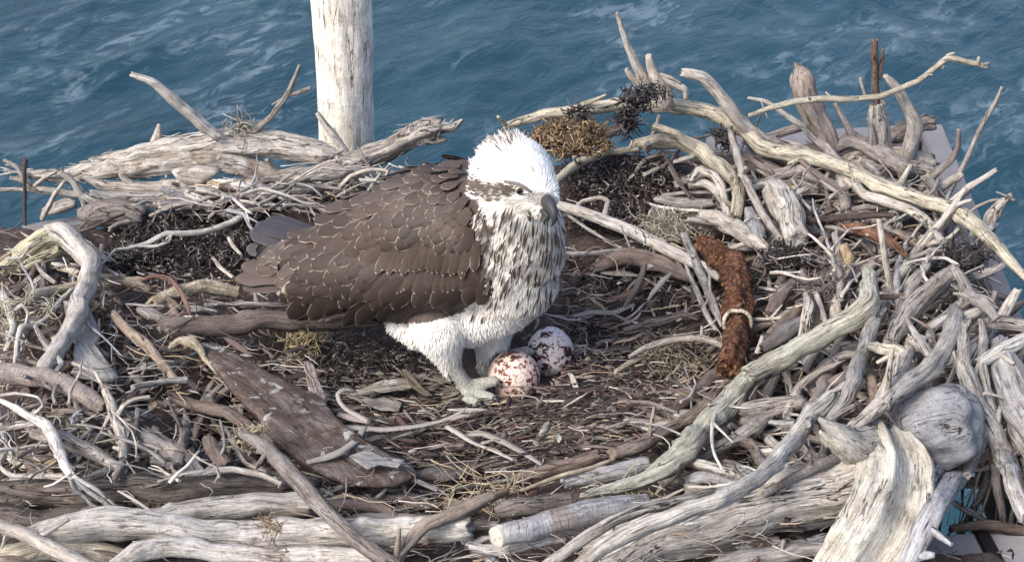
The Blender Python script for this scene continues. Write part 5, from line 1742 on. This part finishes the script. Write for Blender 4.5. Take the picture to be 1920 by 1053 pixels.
# ------------------------------------------------------------------ the osprey
def bird():
    foot = hit(885, 742, 0.006)
    Y0 = foot.y

    def bp(px, py, dy):
        return at_y(px, py, Y0 + dy)

    root = empty('osprey', (foot.x, foot.y, foot.z))
    tag(root, 'brown backed, white headed osprey with streaked breast standing in the nest', 'bird')
    SCL = scale_at(foot)
    bm = bmesh.new()

    def ball(p, r, sub=2):
        ret = bmesh.ops.create_icosphere(bm, subdivisions=sub, radius=r)
        for v in ret['verts']:
            v.co += p

    def cone(a, b, ra, rb, squash=None):
        a, b = Vector(a), Vector(b)
        L_ = (b - a).length
        k = max(2, int(L_ / (0.22 * min(ra, rb) + .0006)))
        k = min(k, 60)
        for i in range(k + 1):
            t = i / k
            ball(a.lerp(b, t), ra + (rb - ra) * t, 3 if max(ra, rb) > .02 else 2)

    def chain(pts):             # (px, py, dy, radius in px)
        q = [(bp(*p[:3]), p[3] * SCL) for p in pts]
        for (a, ra), (b, rb) in zip(q[:-1], q[1:]):
            cone(a, b, ra, rb)

    # trunk: rump - back - shoulders - breast
    chain([(548, 490, .135, 36), (640, 480, .115, 68), (720, 452, .095, 96), (810, 425, .07, 110), (890, 430, .05, 106), (945, 468, .035, 100), (962, 515, .03, 84), (945, 560, .035, 62)])
    chain([(600, 520, .095, 58), (700, 505, .075, 84), (800, 495, .055, 92), (880, 500, .035, 74)])          # near folded wing bulk
    chain([(650, 445, .15, 40), (770, 385, .145, 62), (870, 352, .12, 54)])          # far wing bulk
    chain([(945, 560, .035, 62), (880, 585, .05, 62), (790, 570, .07, 56), (700, 550, .09, 46)])            # belly
    chain([(925, 420, .035, 90), (945, 374, .02, 76), (960, 338, .012, 66)])                 # neck
    ball(bp(966, 327, .010), 64 * SCL, 4)
    ball(bp(944, 326, .020), 56 * SCL, 4)
    chain([(985, 342, -.012, 52), (1008, 360, -.026, 34), (1018, 374, -.034, 25)])       # face
    chain([(968, 380, -.005, 62), (985, 430, .0, 66), (1002, 470, .005, 54)])          # throat and crop
    # legs: near thigh, tarsus, toes
    chain([(800, 575, .045, 46), (826, 620, .02, 46), (838, 660, .012, 26), (850, 690, .006, 17)])
    chain([(850, 688, .006, 16), (868, 715, .003, 15), (882, 735, .0, 17)])
    chain([(748, 596, .06, 28), (785, 620, .05, 30)])
    chain([(920, 580, .075, 50), (922, 630, .07, 36), (912, 668, .066, 17), (905, 694, .06, 13), (915, 702, .058, 13)])

    def toe(pts):
        chain(pts)
    toe([(882, 734, .0, 15), (905, 742, -.010, 12), (922, 746, -.018, 11)])
    toe([(884, 724, .004, 14), (908, 718, .006, 13), (928, 715, .006, 11)])
    toe([(878, 738, -.002, 14), (876, 750, -.016, 11), (892, 754, -.024, 10)])
    toe([(878, 728, .006, 12), (864, 728, .016, 10), (852, 732, .022, 8)])
    toe([(915, 700, .058, 12), (945, 668, .062, 11), (985, 657, .066, 10), (998, 660, .066, 8)])
    toe([(915, 700, .058, 12), (936, 700, .05, 10), (950, 706, .046, 8)])
    me = bpy.data.meshes.new('body')
    bm.to_mesh(me)
    bm.free()
    tmp = bpy.data.objects.new('body_tmp', me)
    COL.objects.link(tmp)
    md = tmp.modifiers.new('r', 'REMESH')
    md.mode = 'VOXEL'
    md.voxel_size = 0.0026
    md = tmp.modifiers.new('s', 'SMOOTH')
    md.factor = .5
    md.iterations = 6
    dg = bpy.context.evaluated_depsgraph_get()
    dg.update()
    me2 = bpy.data.meshes.new_from_object(tmp.evaluated_get(dg))
    bpy.data.objects.remove(tmp)
    verts = [v.co.copy() for v in me2.vertices]
    polys = [tuple(p.vertices) for p in me2.polygons]
    tree = BVHTree.FromPolygons(verts, polys)

    # plumage regions, in the side view the photo gives
    WING = [(528, 470), (530, 440), (560, 405), (600, 372), (650, 335), (700, 312), (770, 292), (850, 285), (885, 292), (882, 330), (880, 365), (892, 395), (898, 430), (905, 470), (918, 522), (905, 552), (868, 585), (800, 606), (740, 606), (680, 600), (610, 592), (560, 565), (530, 520)]
    EYE = [(982, 364), (972, 351), (958, 347), (945, 345), (925, 346), (908, 342), (892, 336), (880, 338), (884, 356), (900, 368), (920, 376), (942, 376), (960, 369)]
    LORE = [(975, 362), (1000, 360), (1030, 362), (1046, 375), (1046, 392), (1020, 386), (996, 376)]
    CROWN = [(915, 272), (925, 255), (940, 244), (960, 244), (978, 258), (980, 272), (950, 282)]
    BARE = [(838, 676), (866, 668), (905, 680), (925, 650), (1020, 630), (1020, 690), (945, 720), (960, 780), (840, 780)]

    def region(x, y):
        if pip(WING, x, y):
            return 'wing'
        if pip(EYE, x, y):
            return 'mask'
        if pip(LORE, x, y):
            return 'lore'
        if pip(CROWN, x, y):
            return 'crown'
        if x < 560 and y < 600:
            return 'wing'
        if pip(BARE, x, y):
            return 'leg'
        if y < 372 and x > 870:
            return 'head'
        if x < 905 and y < 400:
            return 'wing'
        if y < 590 and x > 880:
            return 'breast'
        return 'white'

    BASE = {'wing': (.075, .055, .045), 'mask': (.10, .082, .07), 'lore': (.34, .32, .30), 'crown': (.30, .27, .25), 'head': (.80, .80, .79), 'breast': (.62, .59, .54),
            'white': (.74, .73, .69), 'leg': (.36, .365, .33)}
    m, n, b, L = new_mat('osprey_skin')
    at = node(n, 'ShaderNodeAttribute', attribute_name='tone')
    tc = node(n, 'ShaderNodeTexCoord')
    vo = node(n, 'ShaderNodeTexVoronoi')
    vo.inputs['Scale'].default_value = 420
    L(tc.outputs['Object'], vo.inputs['Vector'])
    cc = mixc(n, L, ramp_out(n, L, vo.outputs['Distance'], [(.25, 0.0), (.65, .75)]), at.outputs['Color'], mixc(n, L, 1.0, at.outputs['Color'], (.5, .5, .46), 'MULTIPLY'))
    L(cc, b.inputs['Base Color'])
    b.inputs['Roughness'].default_value = .75
    bp_ = node(n, 'ShaderNodeBump')
    bp_.inputs['Strength'].default_value = .5
    bp_.inputs['Distance'].default_value = .001
    bp_.invert = True
    L(vo.outputs['Distance'], bp_.inputs['Height'])
    L(bp_.outputs[0], b.inputs['Normal'])
    body = mesh_obj('body', verts, polys, m, root)
    cols = []
    for v in verts:
        cols.append((*BASE[region(*proj(v))], 1))
    point_attr(body, 'tone', 'FLOAT_COLOR', cols)

    # ---------------- plumage material: soft barbs, no gloss
    m2, n, b, L = new_mat('osprey_down')
    at = node(n, 'ShaderNodeAttribute', attribute_name='tone')
    L(at.outputs['Color'], b.inputs['Base Color'])
    b.inputs['Roughness'].default_value = .9
    b.inputs['Specular IOR Level'].default_value = .12

    m3, n, b, L = new_mat('osprey_vane')
    at = node(n, 'ShaderNodeAttribute', attribute_name='tone')
    fv = node(n, 'ShaderNodeAttribute', attribute_name='vane')
    sp = node(n, 'ShaderNodeSeparateXYZ')
    L(fv.outputs['Vector'], sp.inputs[0])
    au = math_n(n, L, 'ABSOLUTE', sp.outputs[0])
    tipm = ramp_out(n, L, sp.outputs[1], [(.945, 0.0), (.98, 1.0)])
    edgem = math_n(n, L, 'MULTIPLY', ramp_out(n, L, au, [(.86, 0.0), (.95, 1.0)]), ramp_out(n, L, sp.outputs[1], [(.45, 0.0), (.75, 1.0)]))
    fr = math_n(n, L, 'MAXIMUM', tipm, edgem)
    fr = math_n(n, L, 'MULTIPLY', fr, sp.outputs[2])
    # barbs running out from the shaft
    cb = node(n, 'ShaderNodeCombineXYZ')
    L(math_n(n, L, 'MULTIPLY', au, 1.2), cb.inputs[0])
    L(math_n(n, L, 'SUBTRACT', math_n(n, L, 'MULTIPLY', sp.outputs[1], 26.0), math_n(n, L, 'MULTIPLY', au, 9.0)), cb.inputs[1])
    bn = tex(n, L, cb.outputs[0], 1.0, 4, .7)
    col = mixc(n, L, 1.0, at.outputs['Color'], ramp_out(n, L, bn.outputs[0], [(.3, .72), (.5, 1.0), (.72, 1.25)]), 'MULTIPLY')
    shf = ramp_out(n, L, au, [(.0, .55), (.06, 0.0)])
    col = mixc(n, L, shf, col, mixc(n, L, 1.0, at.outputs['Color'], (.45, .42, .4), 'MULTIPLY'))
    col = mixc(n, L, fr, col, (.40, .335, .28))
    L(col, b.inputs['Base Color'])
    b.inputs['Roughness'].default_value = .62
    b.inputs['Specular IOR Level'].default_value = .35
    bpn = node(n, 'ShaderNodeBump')
    bpn.inputs['Strength'].default_value = .25
    bpn.inputs['Distance'].default_value = .0006
    L(bn.outputs[0], bpn.inputs['Height'])
    L(bpn.outputs[0], b.inputs['Normal'])

    class Vanes:
        def __init__(self):
            self.V, self.F, self.T, self.U = [], [], [], []

        def add(self, spine, nrms, half, tone, fringe, rnd=.75, lift=0.0, camber=.22):
            """spine: points base->tip; half: half width; a rounded vane arched across its shaft"""
            ns = len(spine)
            b0 = len(self.V)
            K = (-1, -.55, 0, .55, 1)
            # resample so that the rounded tip has enough points
            ts = [0, .15, .32, .5, .66, .78, .87, .94, .985, 1.0]
            rows = []
            for t in ts:
                f = t * (ns - 1)
                i = min(int(f), ns - 2)
                a = f - i
                rows.append((t, spine[i].lerp(spine[i + 1], a), nrms[i].lerp(nrms[i + 1], a).normalized()))
            for q, (t, p, nr) in enumerate(rows):
                d = (rows[min(q + 1, len(rows) - 1)][1] - rows[max(q - 1, 0)][1]).normalized()
                s = d.cross(nr).normalized()
                base = .55 + .45 * min(1, t / .4)
                cap = 1.0
                if t > 1 - rnd * .45:
                    z = (t - (1 - rnd * .45)) / (rnd * .45)
                    cap = math.sqrt(max(0.0, 1 - z * z))
                w = half * base * cap
                lf = lift * t
                jl, jr = rng.uniform(.88, 1.06), rng.uniform(.88, 1.06)
                for k in K:
                    self.V.append(p + s * (k * w * (jl if k < 0 else jr)) + nr * (lf - camber * half * k * k * (.4 + .6 * t)))
                    self.T.append((*tone, 1))
                    self.U.append((k, t, fringe))
            nk = len(K)
            for q in range(len(rows) - 1):
                for k in range(nk - 1):
                    a = b0 + q * nk + k
                    self.F.append((a, a + 1, a + 1 + nk, a + nk))

        def build(self, name, label=None):
            o = mesh_obj(name, self.V, self.F, m3, root)
            point_attr(o, 'tone', 'FLOAT_COLOR', self.T)
            point_attr(o, 'vane', 'FLOAT_VECTOR', self.U)
            if label:
                o['label'] = label
            return o

    def cast(px, py):
        h = tree.ray_cast(CAM, ray(px, py).normalized())
        return h[0], h[1]

    rng = random.Random(33)

    def feather(VV, px, py, ang, lpx, wpx, tone, fringe, lift0=.0015, lift1=.004, keep=None, curl=0.0):
        """root at a pixel of the near side, lying along the body"""
        pts, nr = [], []
        last = None
        for i in range(5):
            t = i / 4
            a = ang + curl * (t - .5)
            x, y = px + math.cos(a) * lpx * t, py - math.sin(a) * lpx * t
            p, nn = cast(x, y)
            if p is None or (last is not None and (p - last).length > lpx * SCL * .7):
                if len(pts) >= 2 and (y > 380 or i == 4):
                    p = pts[-1] + (pts[-1] - pts[-2])
                    nn = nr[-1]
                elif pts:
                    return
                else:
                    return
            last = p
            if nn.dot(CAM - p) < 0:
                nn = -nn
            pts.append(p)
            nr.append(nn)
        # soften the path so that feathers bridge bumps
        for _ in range(2):
            for i in range(1, 4):
                pts[i] = pts[i] * .5 + (pts[i - 1] + pts[i + 1]) * .25
        pts = [p + n_ * (lift0 + (lift1 - lift0) * i / 4) for i, (p, n_) in enumerate(zip(pts, nr))]
        VV.add(pts, nr, wpx / 2 * SCL, tone, fringe, rnd=rng.uniform(.75, 1.0))

    # --- near folded wing: rows of feathers fanning out from the shoulder
    WG = Vanes()
    O = (925, 318)
    rows = []
    r = 30.0
    while r < 420:
        rows.append(r)
        r += 12 + 9 * min(1, r / 260)
    for ri, r in enumerate(reversed(rows)):
        lo, hi = R(158), R(278)
        wpx = 17 + 21 * min(1, r / 300)
        na = max(3, int((hi - lo) * r / (wpx * .62)))
        for k in range(na):
            a = lo + (hi - lo) * (k + (.5 if ri % 2 else 0) + rng.uniform(-.12, .12)) / na
            rr = r + rng.uniform(-5, 5)
            x, y = O[0] + math.cos(a) * rr, O[1] - math.sin(a) * rr
            if not pip(WING, x, y):
                continue
            if y > 556 or (y > 535 and x > 812):
                continue
            if x < 572 and 395 < y < 565:
                continue
            # the flow: down by the wrist, sweeping back to the tail elsewhere
            fl = a + R(rng.gauss(0, 6))
            low = max(0, min(1, (y - 505) / 60))
            fl = fl * (1 - .75 * low) + R(200) * .75 * low
            if fl > R(262):
                fl = R(262)
            ln = wpx * rng.uniform(1.35, 1.7)
            w = wpx * rng.uniform(.9, 1.15)
            # covert band under the wrist: long narrow feathers hanging down
            if 735 < x < 905 and 440 < y < 520:
                continue
            k_ = rng.uniform(.66, 1.28)
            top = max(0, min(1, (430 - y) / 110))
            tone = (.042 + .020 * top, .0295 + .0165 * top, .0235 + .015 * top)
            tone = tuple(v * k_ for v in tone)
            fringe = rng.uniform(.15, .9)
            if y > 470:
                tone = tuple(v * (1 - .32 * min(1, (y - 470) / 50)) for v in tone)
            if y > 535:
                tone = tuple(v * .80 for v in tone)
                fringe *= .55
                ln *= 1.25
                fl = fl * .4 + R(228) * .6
            if y < 330 and x > 780:
                fringe *= .5
            depth = .004 + .010 * (1 - r / 430)
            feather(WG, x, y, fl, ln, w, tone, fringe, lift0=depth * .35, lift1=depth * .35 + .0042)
    # long flight feathers along the lower edge and big tertials at the rear
    for i in range(15):         # lower row of the covert band: broad rounded tips
        t = i / 14
        feather(WG, 742 + 158 * t, 492 - 14 * t + rng.uniform(-3, 3), R(246 + 16 * t + rng.gauss(0, 3)), 62, 25, (.050, .036, .029), .85, .002, .0045)
    for i in range(17):         # upper row: long narrow feathers
        t = i / 16
        k_ = rng.uniform(.85, 1.15)
        feather(WG, 738 + 160 * t, 452 - 6 * t + rng.uniform(-3, 3), R(246 + 18 * t + rng.gauss(0, 3)), 62 * rng.uniform(.9, 1.1), 19, (.053 * k_, .039 * k_, .031 * k_), 1.0, .0045, .0075)
    fly = [(908 - i * 5, 514 + i * 4.4, 735 - i * 13, 590 + i * .9, 27, .16, .0006 - .0002 * i) for i in range(12)]
    for (x0, y0, x1, y1, w, fr_, z) in fly + [
            (720, 425, 524, 446, 62, 1.0, .001), (720, 472, 522, 500, 62, 1.0, .0005), (720, 505, 530, 545, 58, .9, 0), (700, 540, 556, 578, 54, .5, -.0005), (700, 450, 540, 480, 58, .9, 0)]:
        a = math.atan2(-(y1 - y0), x1 - x0)
        k_ = rng.uniform(.85, 1.1)
        feather(WG, x0, y0, a, math.dist((x0, y0), (x1, y1)), w, (.038 * k_, .028 * k_, .024 * k_), fr_, z, z + .0045)
    WG.build('wing', 'folded brown wing with pale scalloped feather edges')

    # --- far wing and back, hidden from here but there: feathers scattered over the rest of the brown surface
    FW = Vanes()
    area = np.array([(verts[p[1]] - verts[p[0]]).cross(verts[p[2]] - verts[p[0]]).length for p in polys])
    cum = np.cumsum(area)
    nrng = np.random.default_rng(5)
    tail_dir = (bp(450, 520, .17) - bp(850, 420, .06)).normalized()

    def samples(count):
        u = np.searchsorted(cum, nrng.random(count) * cum[-1])
        for k in u:
            p = polys[min(k, len(polys) - 1)]
            w = nrng.dirichlet([1] * len(p))
            q = Vector((0, 0, 0))
            for wi, vi in zip(w, p):
                q += verts[vi] * float(wi)
            a, b, c = verts[p[0]], verts[p[1]], verts[p[2]]
            yield q, (b - a).cross(c - a).normalized()

    for q, nn in samples(2600):
        x, y = proj(q)
        if region(x, y) != 'wing' or nn.dot(CAM - q) > -.05 * (CAM - q).length:
            if not (region(x, y) == 'wing' and x < 560):
                continue
        d = (tail_dir - nn * tail_dir.dot(nn)).normalized()
        ln = rng.uniform(.028, .042)
        k_ = rng.uniform(.75, 1.15)
        FW.add([q + d * (ln * t / 3) + nn * (.001 + .004 * t / 3) for t in range(4)], [nn] * 4, ln * .33, (.07 * k_, .054 * k_, .047 * k_), rng.uniform(.2, .8))
    FW.build('wing', 'far folded wing')

    # --- tail and wing tips
    TL = Vanes()
    for (x0, y0, d0, x1, y1, d1, w, tone) in (
            (600, 470, .125, 470, 430, .19, 50, (.034, .031, .038)), (600, 450, .13, 480, 418, .20, 42, (.030, .028, .034)),
            (600, 480, .115, 462, 462, .17, 44, (.042, .037, .040)), (610, 500, .105, 452, 496, .155, 40, (.062, .046, .038)), (610, 515, .095, 440, 520, .14, 40, (.068, .050, .041)),
            (615, 525, .09, 455, 538, .13, 34, (.05, .038, .032)), (600, 440, .145, 500, 408, .215, 40, (.028, .026, .031))):
        a, b = bp(x0, y0, d0), bp(x1, y1, d1)
        nn = Vector((.05, -.45, .9)).normalized()
        TL.add([a.lerp(b, t / 4) for t in range(5)], [nn] * 5, w / 2 * SCL, tone, .08, rnd=.6, camber=.12)
    TL.build('tail', 'dark slate and brown tail feathers')

    # --- down and contour feathers of head, breast and thighs: thousands of small blades
    BL = {'head': Bits(), 'breast': Bits(), 'thigh': Bits()}
    beak0 = bp(1024, 372, -.045)
    def blade(B, p, d, nn, ln, w, tone, tilt, bend=.0):
        d = (d - nn * d.dot(nn))
        if d.length < 1e-5:
            return
        d = d.normalized()
        e = (d * math.cos(tilt) + nn * math.sin(tilt))
        pts = []
        q = p - nn * .0008
        for i in range(4):
            pts.append(q.copy())
            q = q + e * (ln / 3)
            e = (e + Vector((0, 0, -1)) * bend).normalized()
        s = e.cross(nn).normalized()
        b0 = len(B.V)
        for i, (pp, f) in enumerate(zip(pts, (.6, 1.0, .8, .08))):
            B.V += [pp - s * (w * f), pp + s * (w * f)]
            B.C += [(*tone, 1)] * 2
        for i in range(3):
            a = b0 + i * 2
            B.F.append((a, a + 1, a + 3, a + 2))

    for q, nn in samples(120000):
        x, y = proj(q)
        rg = region(x, y)
        if rg in ('wing', 'leg'):
            continue
        if rg in ('head', 'mask', 'lore', 'crown'):
            if (q - beak0).length < .008:
                continue
            d = q - beak0
            j = Vector((rng.gauss(0, 1), rng.gauss(0, 1), rng.gauss(0, 1))) * .22
            d = d.normalized() + j
            ln, w, tilt = rng.uniform(.006, .011), rng.uniform(.0005, .0009), R(rng.uniform(5, 16))
            f = rng.uniform(.9, 1.05)
            tone = (.82 * f, .82 * f, .81 * f)
            if rg == 'mask':
                tone = (.105, .088, .076) if rng.random() < .82 else (.36, .33, .30)
                w *= 1.1
            elif rg == 'lore':
                tone = (.20, .19, .185) if rng.random() < .5 else (.50, .48, .46)
                ln *= .6
            elif rg == 'crown':
                tone = (.11, .09, .08) if rng.random() < .42 else (.60, .58, .56)
                ln *= 1.5
                tilt = R(rng.uniform(18, 50))
            elif x < 905 and y > 310:
                if rng.random() < .38:
                    tone = (.10, .08, .068)
            elif y < 292 and x < 968 and rng.random() < .10:
                tone = (.14, .115, .10)
                ln *= 1.3
            elif rng.random() < .008 and y < 330:
                tone = (.12, .10, .09)
            if y < 285 and x < 985:
                ln *= 1.2
                tilt = R(rng.uniform(10, 34))
            blade(BL['head'], q, d, nn, ln, w, tone, tilt)
        elif rg == 'breast':
            # flows from throat down and back
            d = Vector((-.25 + (x - 960) / 300 * .3, -.05, -1))
            if y < 430:
                t = (430 - y) / 60
                dd = (q - beak0).normalized()
                d = d * (1 - min(1, t)) + dd * min(1, t)
            d += Vector((rng.gauss(0, 1), rng.gauss(0, 1), rng.gauss(0, 1))) * .12
            f = rng.uniform(.82, 1.08)
            tone = (.66 * f, .63 * f, .575 * f)
            ln, w, tilt = rng.uniform(.009, .016), rng.uniform(.0007, .0015), R(rng.uniform(4, 14))
            if x < 925 and y < 520 and rng.random() < .3 * max(0, min(1, (930 - x) / 40)):
                tone = (.15 * f, .12 * f, .10 * f)
            blade(BL['breast'], q, d, nn, ln, w, tone, tilt)
        else:
            d = Vector((-.28 if x < 860 else -.05, -.15, -1)) + Vector((rng.gauss(0, 1), rng.gauss(0, 1), rng.gauss(0, 1))) * .22
            f = rng.uniform(.92, 1.04)
            ln, w, tilt = rng.uniform(.007, .015), rng.uniform(.0004, .0008), R(rng.uniform(4, 18))
            blade(BL['thigh'], q, d, nn, ln, w, (.76 * f, .75 * f, .71 * f), tilt, bend=.06)
    # dark teardrop streaks of the breast
    cnt = 0
    for q, nn in samples(9000):
        x, y = proj(q)
        rg = region(x, y)
        if rg != 'breast' or y < 385:
            continue
        if y > 560 and rng.random() < .7:
            continue
        if rng.random() > (.40 if y < 510 else .22):
            continue
        d = Vector((-.28 + (x - 960) / 300 * .4, -.05, -1)) + Vector((rng.gauss(0, 1), rng.gauss(0, 1), 0)) * .10
        near_wing = x < 930
        ln = rng.uniform(.011, .021)
        k_ = rng.uniform(.7, 1.3)
        q2 = q + nn * .0034
        BLs = BL['breast']
        d = (d - nn * d.dot(nn)).normalized()
        e = (d + nn * .12).normalized()
        s = e.cross(nn).normalized()
        b0 = len(BLs.V)
        w = rng.uniform(.0007, .0015)
        for i, f in enumerate((.15, .55, 1.0, .85, .1)):
            pp = q2 + e * (ln * i / 4)
            BLs.V += [pp - s * (w * f), pp + s * (w * f)]
            BLs.C += [(.075 * k_, .058 * k_, .05 * k_, 1)] * 2
        for i in range(4):
            a = b0 + i * 2
            BLs.F.append((a, a + 1, a + 3, a + 2))
    # a few dark ticks on the flank and the crown
    for part, nm, lb in (('head', 'head_feathers', 'white head plumage with a dark eye stripe'), ('breast', 'breast_feathers', 'white breast plumage with dark brown streaks'), ('thigh', 'leg_feathers', 'fluffy white belly and thigh plumage')):
        o = BL[part].build(nm, m2, root)
        o['label'] = lb

    # --- beak, eye, claws
    mk, n, b, L = new_mat('beak_horn')
    tc = node(n, 'ShaderNodeTexCoord')
    t_ = tex(n, L, tc.outputs['Object'], 160, 4, .6)
    L(mixc(n, L, t_.outputs[0], (.018, .019, .022), (.055, .057, .064)), b.inputs['Base Color'])
    b.inputs['Roughness'].default_value = .5
    b.inputs['Specular IOR Level'].default_value = .25
    mc, n, b, L = new_mat('claw_horn')
    b.inputs['Base Color'].default_value = (.03, .028, .028, 1)
    b.inputs['Roughness'].default_value = .35
    P = []
    for x, y, dy, d in ((1014, 372, -.030, 24), (1026, 379, -.047, 26), (1034, 389, -.057, 23), (1038, 400, -.063, 18), (1039, 411, -.065, 12), (1037, 419, -.063, 6), (1034, 424, -.060, 2.2)):
        p = bp(x, y, dy)
        P.append((*p, d / 2 * SCL))
    V, Fc, _ = tube(P, seed=3, groove=0, lump=.03, jag=0, wander=0, seg=24, flat=.82)
    beak = mesh_obj('beak', V, Fc, mk, root)
    P = [(*bp(x, y, dy), d / 2 * SCL) for x, y, dy, d in ((1010, 386, -.034, 15), (1018, 395, -.047, 13), (1025, 403, -.055, 8), (1029, 408, -.058, 3))]
    V, Fc, _ = tube(P, seed=4, groove=0, lump=.03, jag=0, wander=0, seg=16)
    mesh_obj('lower_mandible', V, Fc, mk, beak)
    p = bp(1027, 377, -.057)

    me_, n, b, L = new_mat('eye_gloss')
    at = node(n, 'ShaderNodeAttribute', attribute_name='tone')
    L(at.outputs['Color'], b.inputs['Base Color'])
    b.inputs['Roughness'].default_value = .08
    for (ex, ey) in ((973, 356),):
        hp, hn = cast(ex, ey)
        bm = bmesh.new()
        bmesh.ops.create_icosphere(bm, subdivisions=4, radius=8.2 * SCL)
        vv = [v.co + hp - hn * .0005 for v in bm.verts]
        look = (hn + Vector((.3, -.4, .1))).normalized()
        tones = []
        for v in bm.verts:
            c = v.co.normalized().dot(look)
            tones.append((.006, .006, .006, 1) if c > .78 else ((.30, .27, .16, 1) if c > .45 else (.02, .018, .016, 1)))
        ff = [tuple(v.index for v in f.verts) for f in bm.faces]
        bm.free()
        eye = mesh_obj('eye', vv, ff, me_, root)
        point_attr(eye, 'tone', 'FLOAT_COLOR', tones)
        # brow ridge shading the eye
        Q = [(*bp(x, y, dy), d / 2 * SCL) for x, y, dy, d in ((952, 345, -.030, 5), (966, 346, -.036, 9), (980, 352, -.042, 10), (994, 360, -.044, 6))]
        near = []
        for (x, y, d) in ((948, 340, 4), (960, 342, 6), (973, 345, 6), (986, 352, 6), (996, 359, 3)):
            hp2, hn2 = cast(x, y)
            if hp2 is not None:
                near.append((*(hp2 + hn2 * .002), d / 2 * SCL))
        V, Fc, _ = tube(near, seed=9, groove=0, lump=.1, jag=0, wander=0, seg=10)
        bro = mesh_obj('brow', V, Fc, m2, root)
        point_attr(bro, 'tone', 'FLOAT_COLOR', [(.16, .14, .125, 1)] * len(V))
    for pts in (((920, 745, -.018, 9), (930, 748, -.024, 7), (936, 754, -.026, 3)), ((926, 714, .006, 10), (936, 718, .002, 7), (941, 727, -.002, 3)),
                ((890, 753, -.024, 8), (900, 757, -.03, 6), (906, 762, -.032, 3)), ((853, 731, .022, 7), (846, 735, .026, 5), (842, 741, .026, 2)),
                ((996, 659, .066, 7), (1004, 662, .064, 5), (1008, 668, .06, 2)), ((948, 705, .046, 7), (955, 709, .044, 5), (958, 714, .042, 2))):
        V, Fc, _ = tube([(*bp(*q[:3]), q[3] / 2 * SCL) for q in pts], seed=2, groove=0, lump=.02, jag=0, wander=0, seg=10)
        mesh_obj('claw', V, Fc, mc, root)


bird()
build_litter()
